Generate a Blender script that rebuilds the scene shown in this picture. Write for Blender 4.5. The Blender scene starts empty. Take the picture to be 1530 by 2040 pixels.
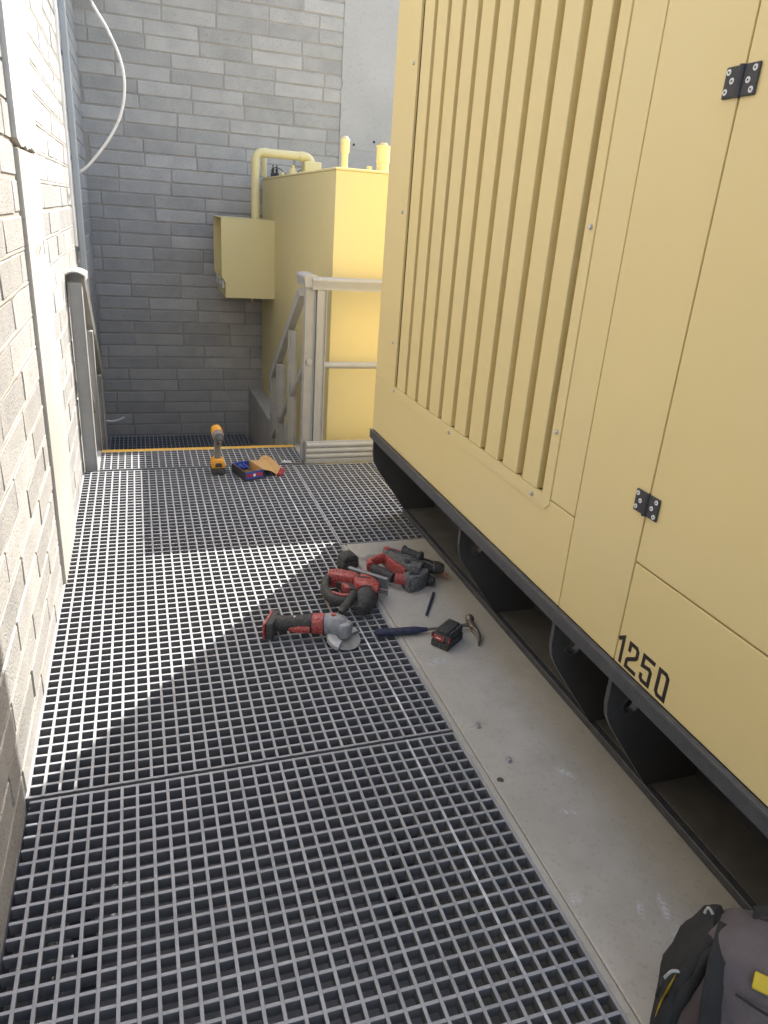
import bpy, bmesh, math, random
from mathutils import Vector, Matrix, noise as mnoise

S = bpy.context.scene
COL = S.collection
RND = random.Random(7)

# ---------------------------------------------------------------- camera
PITCH, YAW, ROLL = 0.389198, 0.338654, 0.072947
fwd = Vector((math.sin(YAW)*math.cos(PITCH), math.cos(YAW)*math.cos(PITCH), -math.sin(PITCH)))
rt = Vector((math.cos(YAW), -math.sin(YAW), 0)); up = rt.cross(fwd)
c_, s_ = math.cos(ROLL), math.sin(ROLL)
rt2 = c_*rt + s_*up; up2 = -s_*rt + c_*up
cam_d = bpy.data.cameras.new('camera'); cam = bpy.data.objects.new('camera', cam_d); COL.objects.link(cam)
m3 = Matrix((rt2, up2, -fwd)).transposed()
cam.matrix_world = Matrix.Translation((0.36596, -1.69702, 1.51102)) @ m3.to_4x4()
cam_d.sensor_fit = 'VERTICAL'; cam_d.sensor_height = 24.0
cam_d.lens = 24.0*1433.4/2040.0
cam_d.clip_start = 0.02; cam_d.clip_end = 2000
S.camera = cam

# ---------------------------------------------------------------- sky, sun, exposure
SUN = Vector((0.467, 0.555, 0.688)).normalized()
EL = math.asin(SUN.z); AZ = math.atan2(SUN.x, SUN.y)
w = bpy.data.worlds.new('World'); S.world = w; w.use_nodes = True
nt = w.node_tree; nt.nodes.clear()
sky = nt.nodes.new('ShaderNodeTexSky'); sky.sky_type = 'NISHITA'; sky.sun_disc = False
sky.sun_elevation = EL; sky.sun_rotation = AZ
sky.air_density = 1.0; sky.dust_density = 2.5; sky.ozone_density = 1.0
bg = nt.nodes.new('ShaderNodeBackground'); bg.inputs[1].default_value = 0.15
wo = nt.nodes.new('ShaderNodeOutputWorld')
nt.links.new(sky.outputs[0], bg.inputs[0]); nt.links.new(bg.outputs[0], wo.inputs[0])
sd = bpy.data.lights.new('sun', 'SUN'); sd.energy = 2.5; sd.angle = math.radians(0.5); sd.color = (1.0, 0.962, 0.90)
so = bpy.data.objects.new('sun', sd); COL.objects.link(so)
so.rotation_euler = SUN.to_track_quat('Z', 'Y').to_euler(); so.location = (6, 8, 10)
S.view_settings.view_transform = 'Standard'; S.view_settings.look = 'None'
S.view_settings.exposure = 2.0; S.view_settings.gamma = 1.0
S.view_settings.use_curve_mapping = False
S.render.engine = 'CYCLES'
S.cycles.use_denoising = True
S.cycles.max_bounces = 5; S.cycles.diffuse_bounces = 4; S.cycles.glossy_bounces = 2

# ---------------------------------------------------------------- materials
def mat(name, c1, c2=None, scale=8.0, rough=0.6, metal=0.0, rnd=0.0, spk=None, spk_scale=300.0, spk_amt=0.0,
        bump=0.0, bscale=200.0, spec=0.5, dust=None, dust_amt=0.0, dust_scale=25.0, coat=0.0, detail=6.0, pit=0.0, stretch=None, wave=0.0):
    m = bpy.data.materials.new(name); m.use_nodes = True
    t = m.node_tree; N = t.nodes; L = t.links
    bs = N['Principled BSDF']
    bs.inputs['Roughness'].default_value = rough; bs.inputs['Metallic'].default_value = metal
    bs.inputs['Specular IOR Level'].default_value = spec
    if coat: bs.inputs['Coat Weight'].default_value = coat
    tc = N.new('ShaderNodeTexCoord'); co = tc.outputs['Object']
    oi = N.new('ShaderNodeObjectInfo')
    off = N.new('ShaderNodeVectorMath'); off.operation = 'ADD'
    sc = N.new('ShaderNodeVectorMath'); sc.operation = 'SCALE'; sc.inputs[3].default_value = 37.0
    cb = N.new('ShaderNodeCombineXYZ')
    for i in range(3): L.new(oi.outputs['Random'], cb.inputs[i])
    L.new(cb.outputs[0], sc.inputs[0]); L.new(co, off.inputs[0]); L.new(sc.outputs[0], off.inputs[1])
    vec = off.outputs[0]
    if stretch:
        mp = N.new('ShaderNodeMapping'); mp.inputs['Scale'].default_value = stretch
        L.new(vec, mp.inputs['Vector']); vec = mp.outputs[0]
    def noise(s, d=6.0, r=0.55):
        n = N.new('ShaderNodeTexNoise'); n.inputs['Scale'].default_value = s
        n.inputs['Detail'].default_value = d; n.inputs['Roughness'].default_value = r
        L.new(vec, n.inputs['Vector']); return n.outputs['Fac']
    def ramp(f, a, b):
        r = N.new('ShaderNodeMapRange'); r.inputs['From Min'].default_value = a; r.inputs['From Max'].default_value = b
        L.new(f, r.inputs['Value']); return r.outputs[0]
    def mix(f, a, b):
        x = N.new('ShaderNodeMix'); x.data_type = 'RGBA'
        if hasattr(f, 'node'): L.new(f, x.inputs[0])
        else: x.inputs[0].default_value = f
        for i, v in ((6, a), (7, b)):
            if hasattr(v, 'node'): L.new(v, x.inputs[i])
            else: x.inputs[i].default_value = (*v, 1)
        return x.outputs[2]
    c2 = c2 or tuple(v*0.86 for v in c1)
    col = mix(ramp(noise(scale, detail), 0.3, 0.7), c1, c2)
    if spk and spk_amt:
        f = ramp(noise(spk_scale, 2.0), 0.58, 0.70)
        mm = N.new('ShaderNodeMath'); mm.operation = 'MULTIPLY'; mm.inputs[1].default_value = spk_amt
        L.new(f, mm.inputs[0]); col = mix(mm.outputs[0], col, spk)
    if dust and dust_amt:
        f = ramp(noise(dust_scale, 8.0, 0.65), 0.42, 0.68)
        mm = N.new('ShaderNodeMath'); mm.operation = 'MULTIPLY'; mm.inputs[1].default_value = dust_amt
        L.new(f, mm.inputs[0]); col = mix(mm.outputs[0], col, dust)
    if rnd:
        h = N.new('ShaderNodeHueSaturation')
        r = N.new('ShaderNodeMapRange'); r.inputs['To Min'].default_value = 1-rnd; r.inputs['To Max'].default_value = 1+rnd
        L.new(oi.outputs['Random'], r.inputs['Value']); L.new(r.outputs[0], h.inputs['Value']); L.new(col, h.inputs['Color'])
        col = h.outputs[0]
    L.new(col, bs.inputs['Base Color'])
    rr = N.new('ShaderNodeMapRange'); rr.inputs['To Min'].default_value = max(0.02, rough-0.08); rr.inputs['To Max'].default_value = min(1, rough+0.1)
    L.new(noise(scale*3), rr.inputs['Value']); L.new(rr.outputs[0], bs.inputs['Roughness'])
    if bump:
        b = N.new('ShaderNodeBump'); b.inputs['Strength'].default_value = bump; b.inputs['Distance'].default_value = 0.004
        h = noise(bscale, 5.0, 0.6)
        if pit:
            v = N.new('ShaderNodeTexVoronoi'); v.inputs['Scale'].default_value = bscale*0.7; L.new(vec, v.inputs['Vector'])
            p = ramp(v.outputs['Distance'], 0.0, 0.35)
            ad = N.new('ShaderNodeMath'); ad.operation = 'MULTIPLY_ADD'; ad.inputs[1].default_value = pit
            L.new(p, ad.inputs[0]); L.new(h, ad.inputs[2]); h = ad.outputs[0]
        L.new(h, b.inputs['Height']); L.new(b.outputs[0], bs.inputs['Normal'])
        if wave:   # slight oil-canning of sheet metal
            b2 = N.new('ShaderNodeBump'); b2.inputs['Strength'].default_value = wave; b2.inputs['Distance'].default_value = 0.012
            L.new(noise(2.3, 1.0), b2.inputs['Height']); L.new(b2.outputs[0], b.inputs['Normal'])
    return m

M = {}
M['block'] = mat('block', (0.435, 0.42, 0.392), (0.35, 0.34, 0.322), 6, 0.95, rnd=0.14, spk=(0.09, 0.085, 0.08), spk_scale=130, spk_amt=0.75, bump=0.6, bscale=130, pit=0.6, spec=0.2)
M['block_far'] = mat('block_far', (0.50, 0.465, 0.415), (0.40, 0.375, 0.34), 5, 0.95, rnd=0.13, spk=(0.22, 0.215, 0.21), spk_scale=110, spk_amt=0.6, bump=0.6, bscale=120, pit=0.4, spec=0.2)
M['mortar'] = mat('mortar', (0.45, 0.42, 0.37), (0.34, 0.315, 0.275), 14, 0.95, spk=(0.25, 0.23, 0.2), spk_scale=400, spk_amt=0.5, bump=0.5, bscale=300, spec=0.2)
M['mortar_far'] = mat('mortar_far', (0.43, 0.385, 0.33), (0.33, 0.295, 0.255), 9, 0.95, bump=0.5, bscale=250, spec=0.2)
M['column'] = mat('column_concrete', (0.50, 0.48, 0.44), (0.42, 0.39, 0.34), 3, 0.92, spk=(0.22, 0.19, 0.15), spk_scale=60, spk_amt=0.35, bump=0.25, bscale=60, spec=0.2)
M['plaster'] = mat('plaster', (0.68, 0.66, 0.61), (0.56, 0.54, 0.49), 6, 0.9, bump=0.35, bscale=50, spec=0.2)
M['pier'] = mat('pier_concrete', (0.50, 0.47, 0.425), (0.43, 0.405, 0.37), 2.2, 0.9, spk=(0.25, 0.25, 0.25), spk_scale=40, spk_amt=0.25, bump=0.12, bscale=70, spec=0.25)
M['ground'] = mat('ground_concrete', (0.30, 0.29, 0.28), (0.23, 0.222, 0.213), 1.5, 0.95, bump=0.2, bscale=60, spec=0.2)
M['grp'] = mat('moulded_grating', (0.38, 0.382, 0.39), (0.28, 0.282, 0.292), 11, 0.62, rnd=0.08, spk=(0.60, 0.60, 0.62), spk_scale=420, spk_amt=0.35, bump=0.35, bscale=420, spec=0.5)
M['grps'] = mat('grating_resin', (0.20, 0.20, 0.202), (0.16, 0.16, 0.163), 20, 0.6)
M['grpw'] = mat('moulded_grating_chalked', (0.38, 0.382, 0.39), (0.28, 0.282, 0.292), 11, 0.6, spk=(0.66, 0.66, 0.68), spk_scale=420, spk_amt=0.35, bump=0.35, bscale=420, dust=(0.85, 0.85, 0.88), dust_amt=0.9, dust_scale=9)
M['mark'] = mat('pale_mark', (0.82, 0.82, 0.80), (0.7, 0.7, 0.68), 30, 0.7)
M['steel_dark'] = mat('support_steel', (0.10, 0.10, 0.105), (0.07, 0.07, 0.075), 9, 0.6)
M['cream'] = mat('cream_paint', (0.74, 0.595, 0.285), (0.725, 0.58, 0.27), 1.2, 0.36, bump=0.06, bscale=260, spec=0.5, dust=(0.68, 0.58, 0.36), dust_amt=0.22, dust_scale=1.6, wave=0.5)
M['tank'] = mat('tank_paint', (0.74, 0.625, 0.31), (0.725, 0.61, 0.295), 1.5, 0.42, bump=0.05, bscale=200, spec=0.5, dust=(0.66, 0.57, 0.34), dust_amt=0.2, dust_scale=2.0, wave=0.4)
M['rail'] = mat('skid_rail_paint', (0.068, 0.07, 0.078), (0.055, 0.057, 0.064), 12, 0.42, dust=(0.16, 0.155, 0.15), dust_amt=0.25, dust_scale=30)
M['skid'] = mat('skid_black_paint', (0.045, 0.044, 0.046), (0.054, 0.053, 0.054), 10, 0.5, dust=(0.11, 0.10, 0.09), dust_amt=0.25, dust_scale=6)
M['skidf'] = mat('skid_floor_dusty', (0.105, 0.10, 0.088), (0.135, 0.125, 0.108), 7, 0.8, dust=(0.17, 0.15, 0.125), dust_amt=0.5, dust_scale=11)
M['ink'] = mat('lettering_black', (0.018, 0.012, 0.012), (0.022, 0.015, 0.014), 10, 0.5)
M['hinge'] = mat('hinge_black', (0.03, 0.03, 0.036), (0.04, 0.04, 0.046), 30, 0.5)
M['zinc'] = mat('zinc_screw', (0.62, 0.61, 0.58), (0.5, 0.49, 0.47), 60, 0.38, metal=0.6)
M['gal'] = mat('grey_handrail', (0.40, 0.395, 0.375), (0.35, 0.345, 0.33), 7, 0.5, bump=0.08, bscale=200, dust=(0.5, 0.49, 0.46), dust_amt=0.3, dust_scale=10)
M['yellow'] = mat('nosing_yellow', (0.78, 0.44, 0.035), (0.68, 0.38, 0.04), 20, 0.6, bump=0.4, bscale=400, dust=(0.6, 0.5, 0.3), dust_amt=0.4, dust_scale=9)
M['conduit'] = mat('conduit_blue_grey', (0.38, 0.41, 0.43), (0.33, 0.36, 0.38), 8, 0.45)
M['conduit2'] = mat('conduit_cream', (0.58, 0.55, 0.42), (0.5, 0.47, 0.36), 8, 0.5)
M['clip'] = mat('clip_blue', (0.22, 0.36, 0.46), None, 30, 0.5)
M['cable'] = mat('white_cable', (0.78, 0.76, 0.72), (0.7, 0.68, 0.64), 30, 0.5)
M['red'] = mat('red_plastic', (0.42, 0.028, 0.022), (0.33, 0.022, 0.02), 25, 0.5, dust=(0.45, 0.30, 0.27), dust_amt=0.6, dust_scale=95)
M['black'] = mat('black_rubber', (0.028, 0.028, 0.028), (0.04, 0.038, 0.036), 30, 0.7, dust=(0.16, 0.15, 0.138), dust_amt=0.5, dust_scale=110)
M['dusty'] = mat('dusty_housing', (0.055, 0.055, 0.053), (0.11, 0.106, 0.10), 60, 0.75, dust=(0.30, 0.285, 0.265), dust_amt=0.7, dust_scale=80)
M['alu'] = mat('aluminium_dusty', (0.30, 0.31, 0.33), (0.20, 0.205, 0.215), 45, 0.55, metal=0.3, dust=(0.42, 0.42, 0.42), dust_amt=0.6, dust_scale=40)
M['steel'] = mat('tool_steel', (0.30, 0.27, 0.24), (0.20, 0.17, 0.14), 40, 0.45, metal=0.7, dust=(0.22, 0.14, 0.09), dust_amt=0.5, dust_scale=60)
M['disc'] = mat('cutting_disc', (0.34, 0.33, 0.31), (0.24, 0.232, 0.22), 40, 0.75)
M['guard'] = mat('guard_steel_dusty', (0.55, 0.54, 0.52), (0.42, 0.41, 0.40), 50, 0.5, metal=0.2)
M['navy'] = mat('navy_grip', (0.018, 0.022, 0.055), (0.025, 0.03, 0.065), 40, 0.7, dust=(0.12, 0.12, 0.15), dust_amt=0.35, dust_scale=60)
M['dyellow'] = mat('drill_yellow', (0.78, 0.36, 0.03), (0.70, 0.31, 0.03), 30, 0.45)
M['dgrey'] = mat('drill_grey', (0.20, 0.185, 0.17), (0.15, 0.14, 0.13), 40, 0.6)
M['kraft'] = mat('kraft_card', (0.52, 0.31, 0.12), (0.47, 0.28, 0.11), 30, 0.85)
M['cblack'] = mat('card_black_print', (0.03, 0.03, 0.034), (0.04, 0.04, 0.045), 30, 0.55)
M['cblue'] = mat('card_blue_print', (0.03, 0.06, 0.30), (0.05, 0.09, 0.38), 60, 0.45)
M['cred'] = mat('card_red_print', (0.42, 0.03, 0.035), None, 60, 0.45)
M['white'] = mat('white_print', (0.8, 0.8, 0.8), None, 40, 0.6)
M['bag'] = mat('bag_fabric', (0.125, 0.105, 0.112), (0.095, 0.08, 0.086), 9, 0.85, bump=0.45, bscale=700, dust=(0.22, 0.175, 0.15), dust_amt=0.5, dust_scale=7)
M['bagd'] = mat('bag_black_fabric', (0.020, 0.020, 0.020), (0.028, 0.028, 0.027), 20, 0.8, bump=0.4, bscale=800)
M['bagy'] = mat('bag_yellow', (0.62, 0.46, 0.02), (0.55, 0.40, 0.03), 30, 0.6)
M['film'] = mat('plastic_scrap', (0.75, 0.76, 0.78), (0.6, 0.61, 0.63), 60, 0.25)

# plinth concrete: stains, scuffs and an orange dust patch with shapes of their own
def plinth_material():
    m = mat('plinth_concrete', (0.55, 0.51, 0.445), (0.43, 0.40, 0.345), 2.2, 0.8, spk=(0.26, 0.235, 0.2), spk_scale=75, spk_amt=0.3, bump=0.14, bscale=90, spec=0.35, dust=(0.33, 0.295, 0.24), dust_amt=0.45, dust_scale=4.5)
    t = m.node_tree; N = t.nodes; L = t.links; bs = N['Principled BSDF']
    src = bs.inputs['Base Color'].links[0].from_socket
    tc = N.new('ShaderNodeTexCoord')
    def blob(px, py, rx, ry, rot, nsc, amt, colr, src, lo=0.5, hi=0.62):
        mp = N.new('ShaderNodeMapping'); mp.vector_type = 'TEXTURE'
        mp.inputs['Location'].default_value = (px, py, 0); mp.inputs['Rotation'].default_value = (0, 0, rot)
        mp.inputs['Scale'].default_value = (rx, ry, 1)
        L.new(tc.outputs['Object'], mp.inputs['Vector'])
        g = N.new('ShaderNodeTexGradient'); g.gradient_type = 'SPHERICAL'; L.new(mp.outputs[0], g.inputs['Vector'])
        n = N.new('ShaderNodeTexNoise'); n.inputs['Scale'].default_value = nsc; n.inputs['Detail'].default_value = 6
        L.new(tc.outputs['Object'], n.inputs['Vector'])
        r = N.new('ShaderNodeMapRange'); r.inputs['From Min'].default_value = lo; r.inputs['From Max'].default_value = hi
        a = N.new('ShaderNodeMath'); a.operation = 'MULTIPLY'; a.inputs[1].default_value = 1.0
        L.new(n.outputs['Fac'], r.inputs['Value']); L.new(r.outputs[0], a.inputs[0])
        b = N.new('ShaderNodeMath'); b.operation = 'MULTIPLY'; L.new(a.outputs[0], b.inputs[0]); L.new(g.outputs['Fac'], b.inputs[1])
        c = N.new('ShaderNodeMath'); c.operation = 'MULTIPLY'; c.use_clamp = True; c.inputs[1].default_value = amt; L.new(b.outputs[0], c.inputs[0])
        x = N.new('ShaderNodeMix'); x.data_type = 'RGBA'; L.new(c.outputs[0], x.inputs[0]); L.new(src, x.inputs[6]); x.inputs[7].default_value = (*colr, 1)
        return x.outputs[2]
    W_ = (0.62, 0.63, 0.66)
    src = blob(1.615, 1.06, 0.05, 0.13, 0.3, 70, 2.6, (0.40, 0.13, 0.05), src, 0.42, 0.6)
    src = blob(1.51, -0.27, 0.045, 0.016, -0.9, 130, 1.9, W_, src, 0.46, 0.62)
    src = blob(1.43, -0.41, 0.035, 0.012, -0.4, 130, 1.5, W_, src, 0.46, 0.62)
    src = blob(1.50, -0.74, 0.05, 0.014, 1.25, 110, 1.9, W_, src, 0.42, 0.62)
    src = blob(1.44, -0.73, 0.035, 0.012, 1.1, 120, 1.3, W_, src, 0.42, 0.62)
    src = blob(1.48, -0.82, 0.045, 0.02, 1.0, 110, 1.6, W_, src, 0.42, 0.62)
    src = blob(1.30, -0.66, 0.03, 0.02, 0.4, 120, 1.1, W_, src, 0.42, 0.62)
    src = blob(1.34, 0.36, 0.06, 0.03, 0.3, 45, 1.5, (0.5, 0.5, 0.5), src, 0.4, 0.55)
    src = blob(1.30, -0.25, 0.012, 0.012, 0, 90, 4.0, (0.08, 0.07, 0.06), src, 0.3, 0.5)
    src = blob(1.42, 1.25, 0.30, 0.10, 0.1, 14, 1.2, (0.22, 0.20, 0.18), src, 0.45, 0.65)
    L.new(src, bs.inputs['Base Color'])
    return m
M['plinth'] = plinth_material()

# ---------------------------------------------------------------- helpers
WM = {}
def link(o, parent=None, mat_=None, W=None):
    COL.objects.link(o)
    WM[o] = W if W is not None else Matrix.Identity(4)
    o.matrix_basis = WM[o]
    if parent is not None:
        o.parent = parent; o.matrix_parent_inverse = WM[parent].inverted()
    if mat_ is not None and o.data is not None and len(o.data.materials) == 0:
        o.data.materials.append(M[mat_])
    return o
def thing(name, label, cat, loc=(0, 0, 0), group=None):
    o = bpy.data.objects.new(name, None); o.empty_display_size = 0.05
    link(o, None, None, Matrix.Translation(loc))
    tag(o, label, cat, group); return o
def tag(o, label=None, cat=None, group=None, kind=None):
    if label: o['label'] = label
    if cat: o['category'] = cat
    if group: o['group'] = group
    if kind: o['kind'] = kind
    return o

class B:
    def __init__(s): s.bm = bmesh.new()
    def _merge(s, t):
        me = bpy.data.meshes.new('t'); t.to_mesh(me); t.free(); s.bm.from_mesh(me); bpy.data.meshes.remove(me); return s
    def box(s, x0, x1, y0, y1, z0, z1, bev=0.0, seg=1, mtx=None):
        t = bmesh.new(); bmesh.ops.create_cube(t, size=1)
        for v in t.verts: v.co = Vector(((x0+x1)/2+v.co.x*(x1-x0), (y0+y1)/2+v.co.y*(y1-y0), (z0+z1)/2+v.co.z*(z1-z0)))
        if bev: bmesh.ops.bevel(t, geom=t.edges[:], offset=bev, segments=seg, affect='EDGES', profile=0.5)
        if mtx is not None: t.transform(mtx)
        return s._merge(t)
    def prism(s, pts, axis, a0, a1, bev=0.0, seg=2):
        """extrude polygon pts (2D) along axis 'x','y','z' from a0 to a1"""
        t = bmesh.new()
        def P(p, a): return {'x': (a, p[0], p[1]), 'y': (p[0], a, p[1]), 'z': (p[0], p[1], a)}[axis]
        v0 = [t.verts.new(P(p, a0)) for p in pts]; v1 = [t.verts.new(P(p, a1)) for p in pts]
        n = len(pts)
        for i in range(n): t.faces.new((v0[i], v0[(i+1) % n], v1[(i+1) % n], v1[i]))
        t.faces.new(v0[::-1]); t.faces.new(v1)
        bmesh.ops.recalc_face_normals(t, faces=t.faces[:])
        if bev: bmesh.ops.bevel(t, geom=t.edges[:], offset=bev, segments=seg, affect='EDGES', profile=0.5)
        return s._merge(t)
    def plate(s, outer, hole, axis, a0, a1):
        """polygon with a hole, extruded"""
        t = bmesh.new()
        def P(p, a): return {'x': (a, p[0], p[1]), 'y': (p[0], a, p[1]), 'z': (p[0], p[1], a)}[axis]
        def loop(pts):
            v = [t.verts.new(P(p, a0)) for p in pts]
            return [t.edges.new((v[i], v[(i+1) % len(v)])) for i in range(len(v))]
        e = loop(outer)
        if hole: e += loop(hole)
        r = bmesh.ops.triangle_fill(t, use_beauty=True, use_dissolve=False, edges=e)
        f = [g for g in r['geom'] if isinstance(g, bmesh.types.BMFace)]
        ex = bmesh.ops.extrude_face_region(t, geom=f)
        d = {'x': (a1-a0, 0, 0), 'y': (0, a1-a0, 0), 'z': (0, 0, a1-a0)}[axis]
        bmesh.ops.translate(t, vec=d, verts=[g for g in ex['geom'] if isinstance(g, bmesh.types.BMVert)])
        bmesh.ops.recalc_face_normals(t, faces=t.faces[:])
        return s._merge(t)
    def loft(s, secs, n=14, e=2.0, cap=True):
        """secs: (centre, radius_side, radius_up[, up_vector]) rings along a path, superellipse exponent e"""
        t = bmesh.new(); rings = []
        for i, sec in enumerate(secs):
            c = Vector(sec[0])
            a = Vector(secs[max(i-1, 0)][0]); b = Vector(secs[min(i+1, len(secs)-1)][0])
            d = (b-a).normalized()
            u = Vector(sec[3]) if len(sec) > 3 else (Vector((0, 0, 1)) if abs(d.z) < 0.9 else Vector((0, 1, 0)))
            sd_ = d.cross(u).normalized(); uu = sd_.cross(d).normalized()
            ring = []
            for k in range(n):
                th = 2*math.pi*k/n; cx, sx = math.cos(th), math.sin(th)
                px = math.copysign(abs(cx)**(2/e), cx)*sec[1]; py = math.copysign(abs(sx)**(2/e), sx)*sec[2]
                ring.append(t.verts.new(c+sd_*px+uu*py))
            rings.append(ring)
        for i in range(len(rings)-1):
            for k in range(n):
                t.faces.new((rings[i][k], rings[i][(k+1) % n], rings[i+1][(k+1) % n], rings[i+1][k]))
        if cap:
            t.faces.new(rings[0][::-1]); t.faces.new(rings[-1])
        bmesh.ops.recalc_face_normals(t, faces=t.faces[:])
        return s._merge(t)
    def tube(s, pts, r, n=10, sm=0):
        if sm: pts = spline(pts, sm)
        return s.loft([(p, r, r) for p in pts], n)
    def cyl(s, p0, p1, r0, r1=None, n=16):
        r1 = r0 if r1 is None else r1
        return s.loft([(p0, r0, r0), (p1, r1, r1)], n)
    def strip(s, pts, hw, closed=False, axis_x=None, th=0.0008):
        """flat mitred stroke in the (y,z) plane at x = axis_x"""
        n = len(pts); P = [Vector(p) for p in pts]; Lf, Rt = [], []
        for i in range(n):
            if closed: a, b = P[i-1], P[(i+1) % n]
            else: a, b = P[max(i-1, 0)], P[min(i+1, n-1)]
            d1 = (P[i]-a).normalized() if (P[i]-a).length else (b-P[i]).normalized()
            d2 = (b-P[i]).normalized() if (b-P[i]).length else d1
            n1 = Vector((-d1.y, d1.x)); n2 = Vector((-d2.y, d2.x)); m = (n1+n2).normalized()
            k = hw/max(0.45, m.dot(n1)); Lf.append(P[i]+m*k); Rt.append(P[i]-m*k)
        t = bmesh.new()
        V = [[t.verts.new((axis_x+dx, q.x, q.y)) for q in Q] for dx, Q in ((0, Lf), (0, Rt), (th, Lf), (th, Rt))]
        rng = range(n if closed else n-1)
        for i in rng:
            j = (i+1) % n
            for a, b in ((0, 1), (1, 3), (3, 2), (2, 0)):
                t.faces.new((V[a][i], V[a][j], V[b][j], V[b][i]))
        if not closed:
            for i in (0, n-1): t.faces.new((V[0][i], V[1][i], V[3][i], V[2][i]))
        bmesh.ops.recalc_face_normals(t, faces=t.faces[:])
        return s._merge(t)
    def jitter(s, amp, sc=3.0, seed=0.0):
        for v in s.bm.verts:
            v.co += mnoise.noise_vector(v.co*sc+Vector((seed, seed*1.7, seed*0.3)))*amp
        return s
    def mesh(s, name, smooth=0):
        me = bpy.data.meshes.new(name); s.bm.to_mesh(me); s.bm.free()
        if smooth:
            for p in me.polygons: p.use_smooth = True
            me.set_sharp_from_angle(angle=math.radians(smooth))
        return me
    def obj(s, name, mat_, parent=None, smooth=0, W=None):
        o = bpy.data.objects.new(name, s.mesh(name, smooth))
        return link(o, parent, mat_, W)

def spline(pts, k):
    P = [Vector(p) for p in pts]; out = []
    for i in range(len(P)-1):
        p0, p1, p2, p3 = P[max(i-1, 0)], P[i], P[i+1], P[min(i+2, len(P)-1)]
        for j in range(k):
            t = j/k
            out.append(0.5*((2*p1)+(p2-p0)*t+(2*p0-5*p1+4*p2-p3)*t*t+(3*p1-p0-3*p2+p3)*t**3))
    out.append(P[-1]); return out

def inst(me, name, parent, loc, rot=None, mat_=None):
    o = bpy.data.objects.new(name, me)
    W = Matrix.Translation(loc)
    if rot is not None: W = W @ rot.to_4x4()
    return link(o, parent, mat_, W)

def circle(cx, cy, r, n=20): return [(cx+r*math.cos(2*math.pi*i/n), cy+r*math.sin(2*math.pi*i/n)) for i in range(n)]

GZ = -0.70          # lower floor
FY = 5.72           # far wall face

# ================================================================ SETTING
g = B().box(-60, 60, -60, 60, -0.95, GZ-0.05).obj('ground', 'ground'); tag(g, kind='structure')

# ---------------------------------------------------------------- block walls
def block_mesh(L, D, H, seed, bev=0.005):
    b = B(); b.box(-L/2, L/2, -D/2, D/2, -H/2, H/2, bev)
    b.jitter(0.0028, 9.0, seed*3.1)
    return b.mesh('block')
CH, JT = 0.1125, 0.012
def block_run(a0, a1, offs, Lb=0.45):
    out = []; a = a0-((a0-offs) % Lb)
    while a < a1-0.02:
        s0, s1 = max(a, a0), min(a+Lb, a1)
        if s1-s0 > 0.05: out.append((s0, s1))
        a += Lb
    return out

# left wall, sunlit -----------------------------------------------------
lw = thing('block_wall', 'tall sunlit grey concrete block wall along the left side of the walkway', 'wall', (-0.1, 2, GZ-0.05))
B().box(-0.30, -0.0045, -3.5, FY+0.3, GZ-0.06, 5.2).obj('mortar_core', 'mortar', lw)
full = [block_mesh(0.438, 0.10, 0.1005, i) for i in range(5)]
cache = {}
def place_block(parent, plane, s0, s1, z, depth, mat_, seedl):
    L = s1-s0-JT
    if abs(L-0.438) < 0.004: me = RND.choice(full[seedl:seedl+5] if len(full) > 5 else full)
    else:
        k = (round(L, 3), seedl)
        if k not in cache: cache[k] = block_mesh(L, 0.10, 0.1005, L*17)
        me = cache[k]
    o = bpy.data.objects.new('block', me)
    c = (s0+s1)/2
    tilt = Matrix.Rotation(RND.uniform(-0.004, 0.004), 4, 'X') @ Matrix.Rotation(RND.uniform(-0.004, 0.004), 4, 'Z')
    if plane == 'x': W = Matrix.Translation((depth-0.05, c, z)) @ Matrix.Rotation(math.pi/2, 4, 'Z') @ tilt
    else: W = Matrix.Translation((c, depth+0.05, z)) @ tilt
    link(o, parent, None, W)
    o.material_slots and None
    if len(me.materials) == 0: me.materials.append(M[mat_])
    return o
COLY0, COLY1 = 1.222, 1.80
rest = B()
z0w = -0.028
nblk = 0
for r in range(-7, 45):
    zc = z0w + (r+0.5)*CH
    off = (0.0, 0.225)[r % 2] + RND.uniform(-0.09, 0.09)
    for (a, b) in ((-3.5, COLY0), (COLY1, FY-0.002)):
        for s0, s1 in block_run(a, b, off):
            ym = (s0+s1)/2
            # what the picture shows: from the camera's left edge outwards
            vis = (s1 > -0.62 and zc > -0.06 and zc < 0.62+0.95*max(ym, 0.0)) if ym < COLY0 else (zc > -0.06 and zc < 1.35+0.36*ym)
            if ym > 4.6: vis = vis and zc > 0.9
            if vis and nblk < 290:
                place_block(lw, 'x', s0, s1, zc, RND.uniform(-0.0010, 0.0012), 'block', 0); nblk += 1
            else:
                rest.box(-0.10, RND.uniform(-0.0010, 0.0012), s0+JT/2, s1-JT/2, zc-0.050, zc+0.050)
tag(rest.obj('remaining_blocks', 'block', lw), kind='stuff')
# bed joints squeezed out a little, broken into wavy lengths
for r in range(-1, 31):
    if r % 9 == 4: continue
    zj = z0w + r*CH
    for (a, b) in ((-0.75, COLY0-0.004), (COLY1+0.004, 3.60)):
        if a > 0 or r < 14:
            n = max(3, int((b-a)/0.07)); secs = []
            for i in range(n+1):
                y = a+(b-a)*i/n
                hw = 0.0090+0.0045*mnoise.noise(Vector((y*6, r*3.3, 1.0))); px = 0.0002+0.0022*mnoise.noise(Vector((y*9, r*5.1, 4.0)))
                secs.append(((px-0.004, y, zj+0.002*mnoise.noise(Vector((y*7, r*2.2, 9.0)))), 0.0044, max(0.003, hw)))
            B().loft(secs, 8).obj('mortar_bed', 'mortar', lw, 40)
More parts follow.
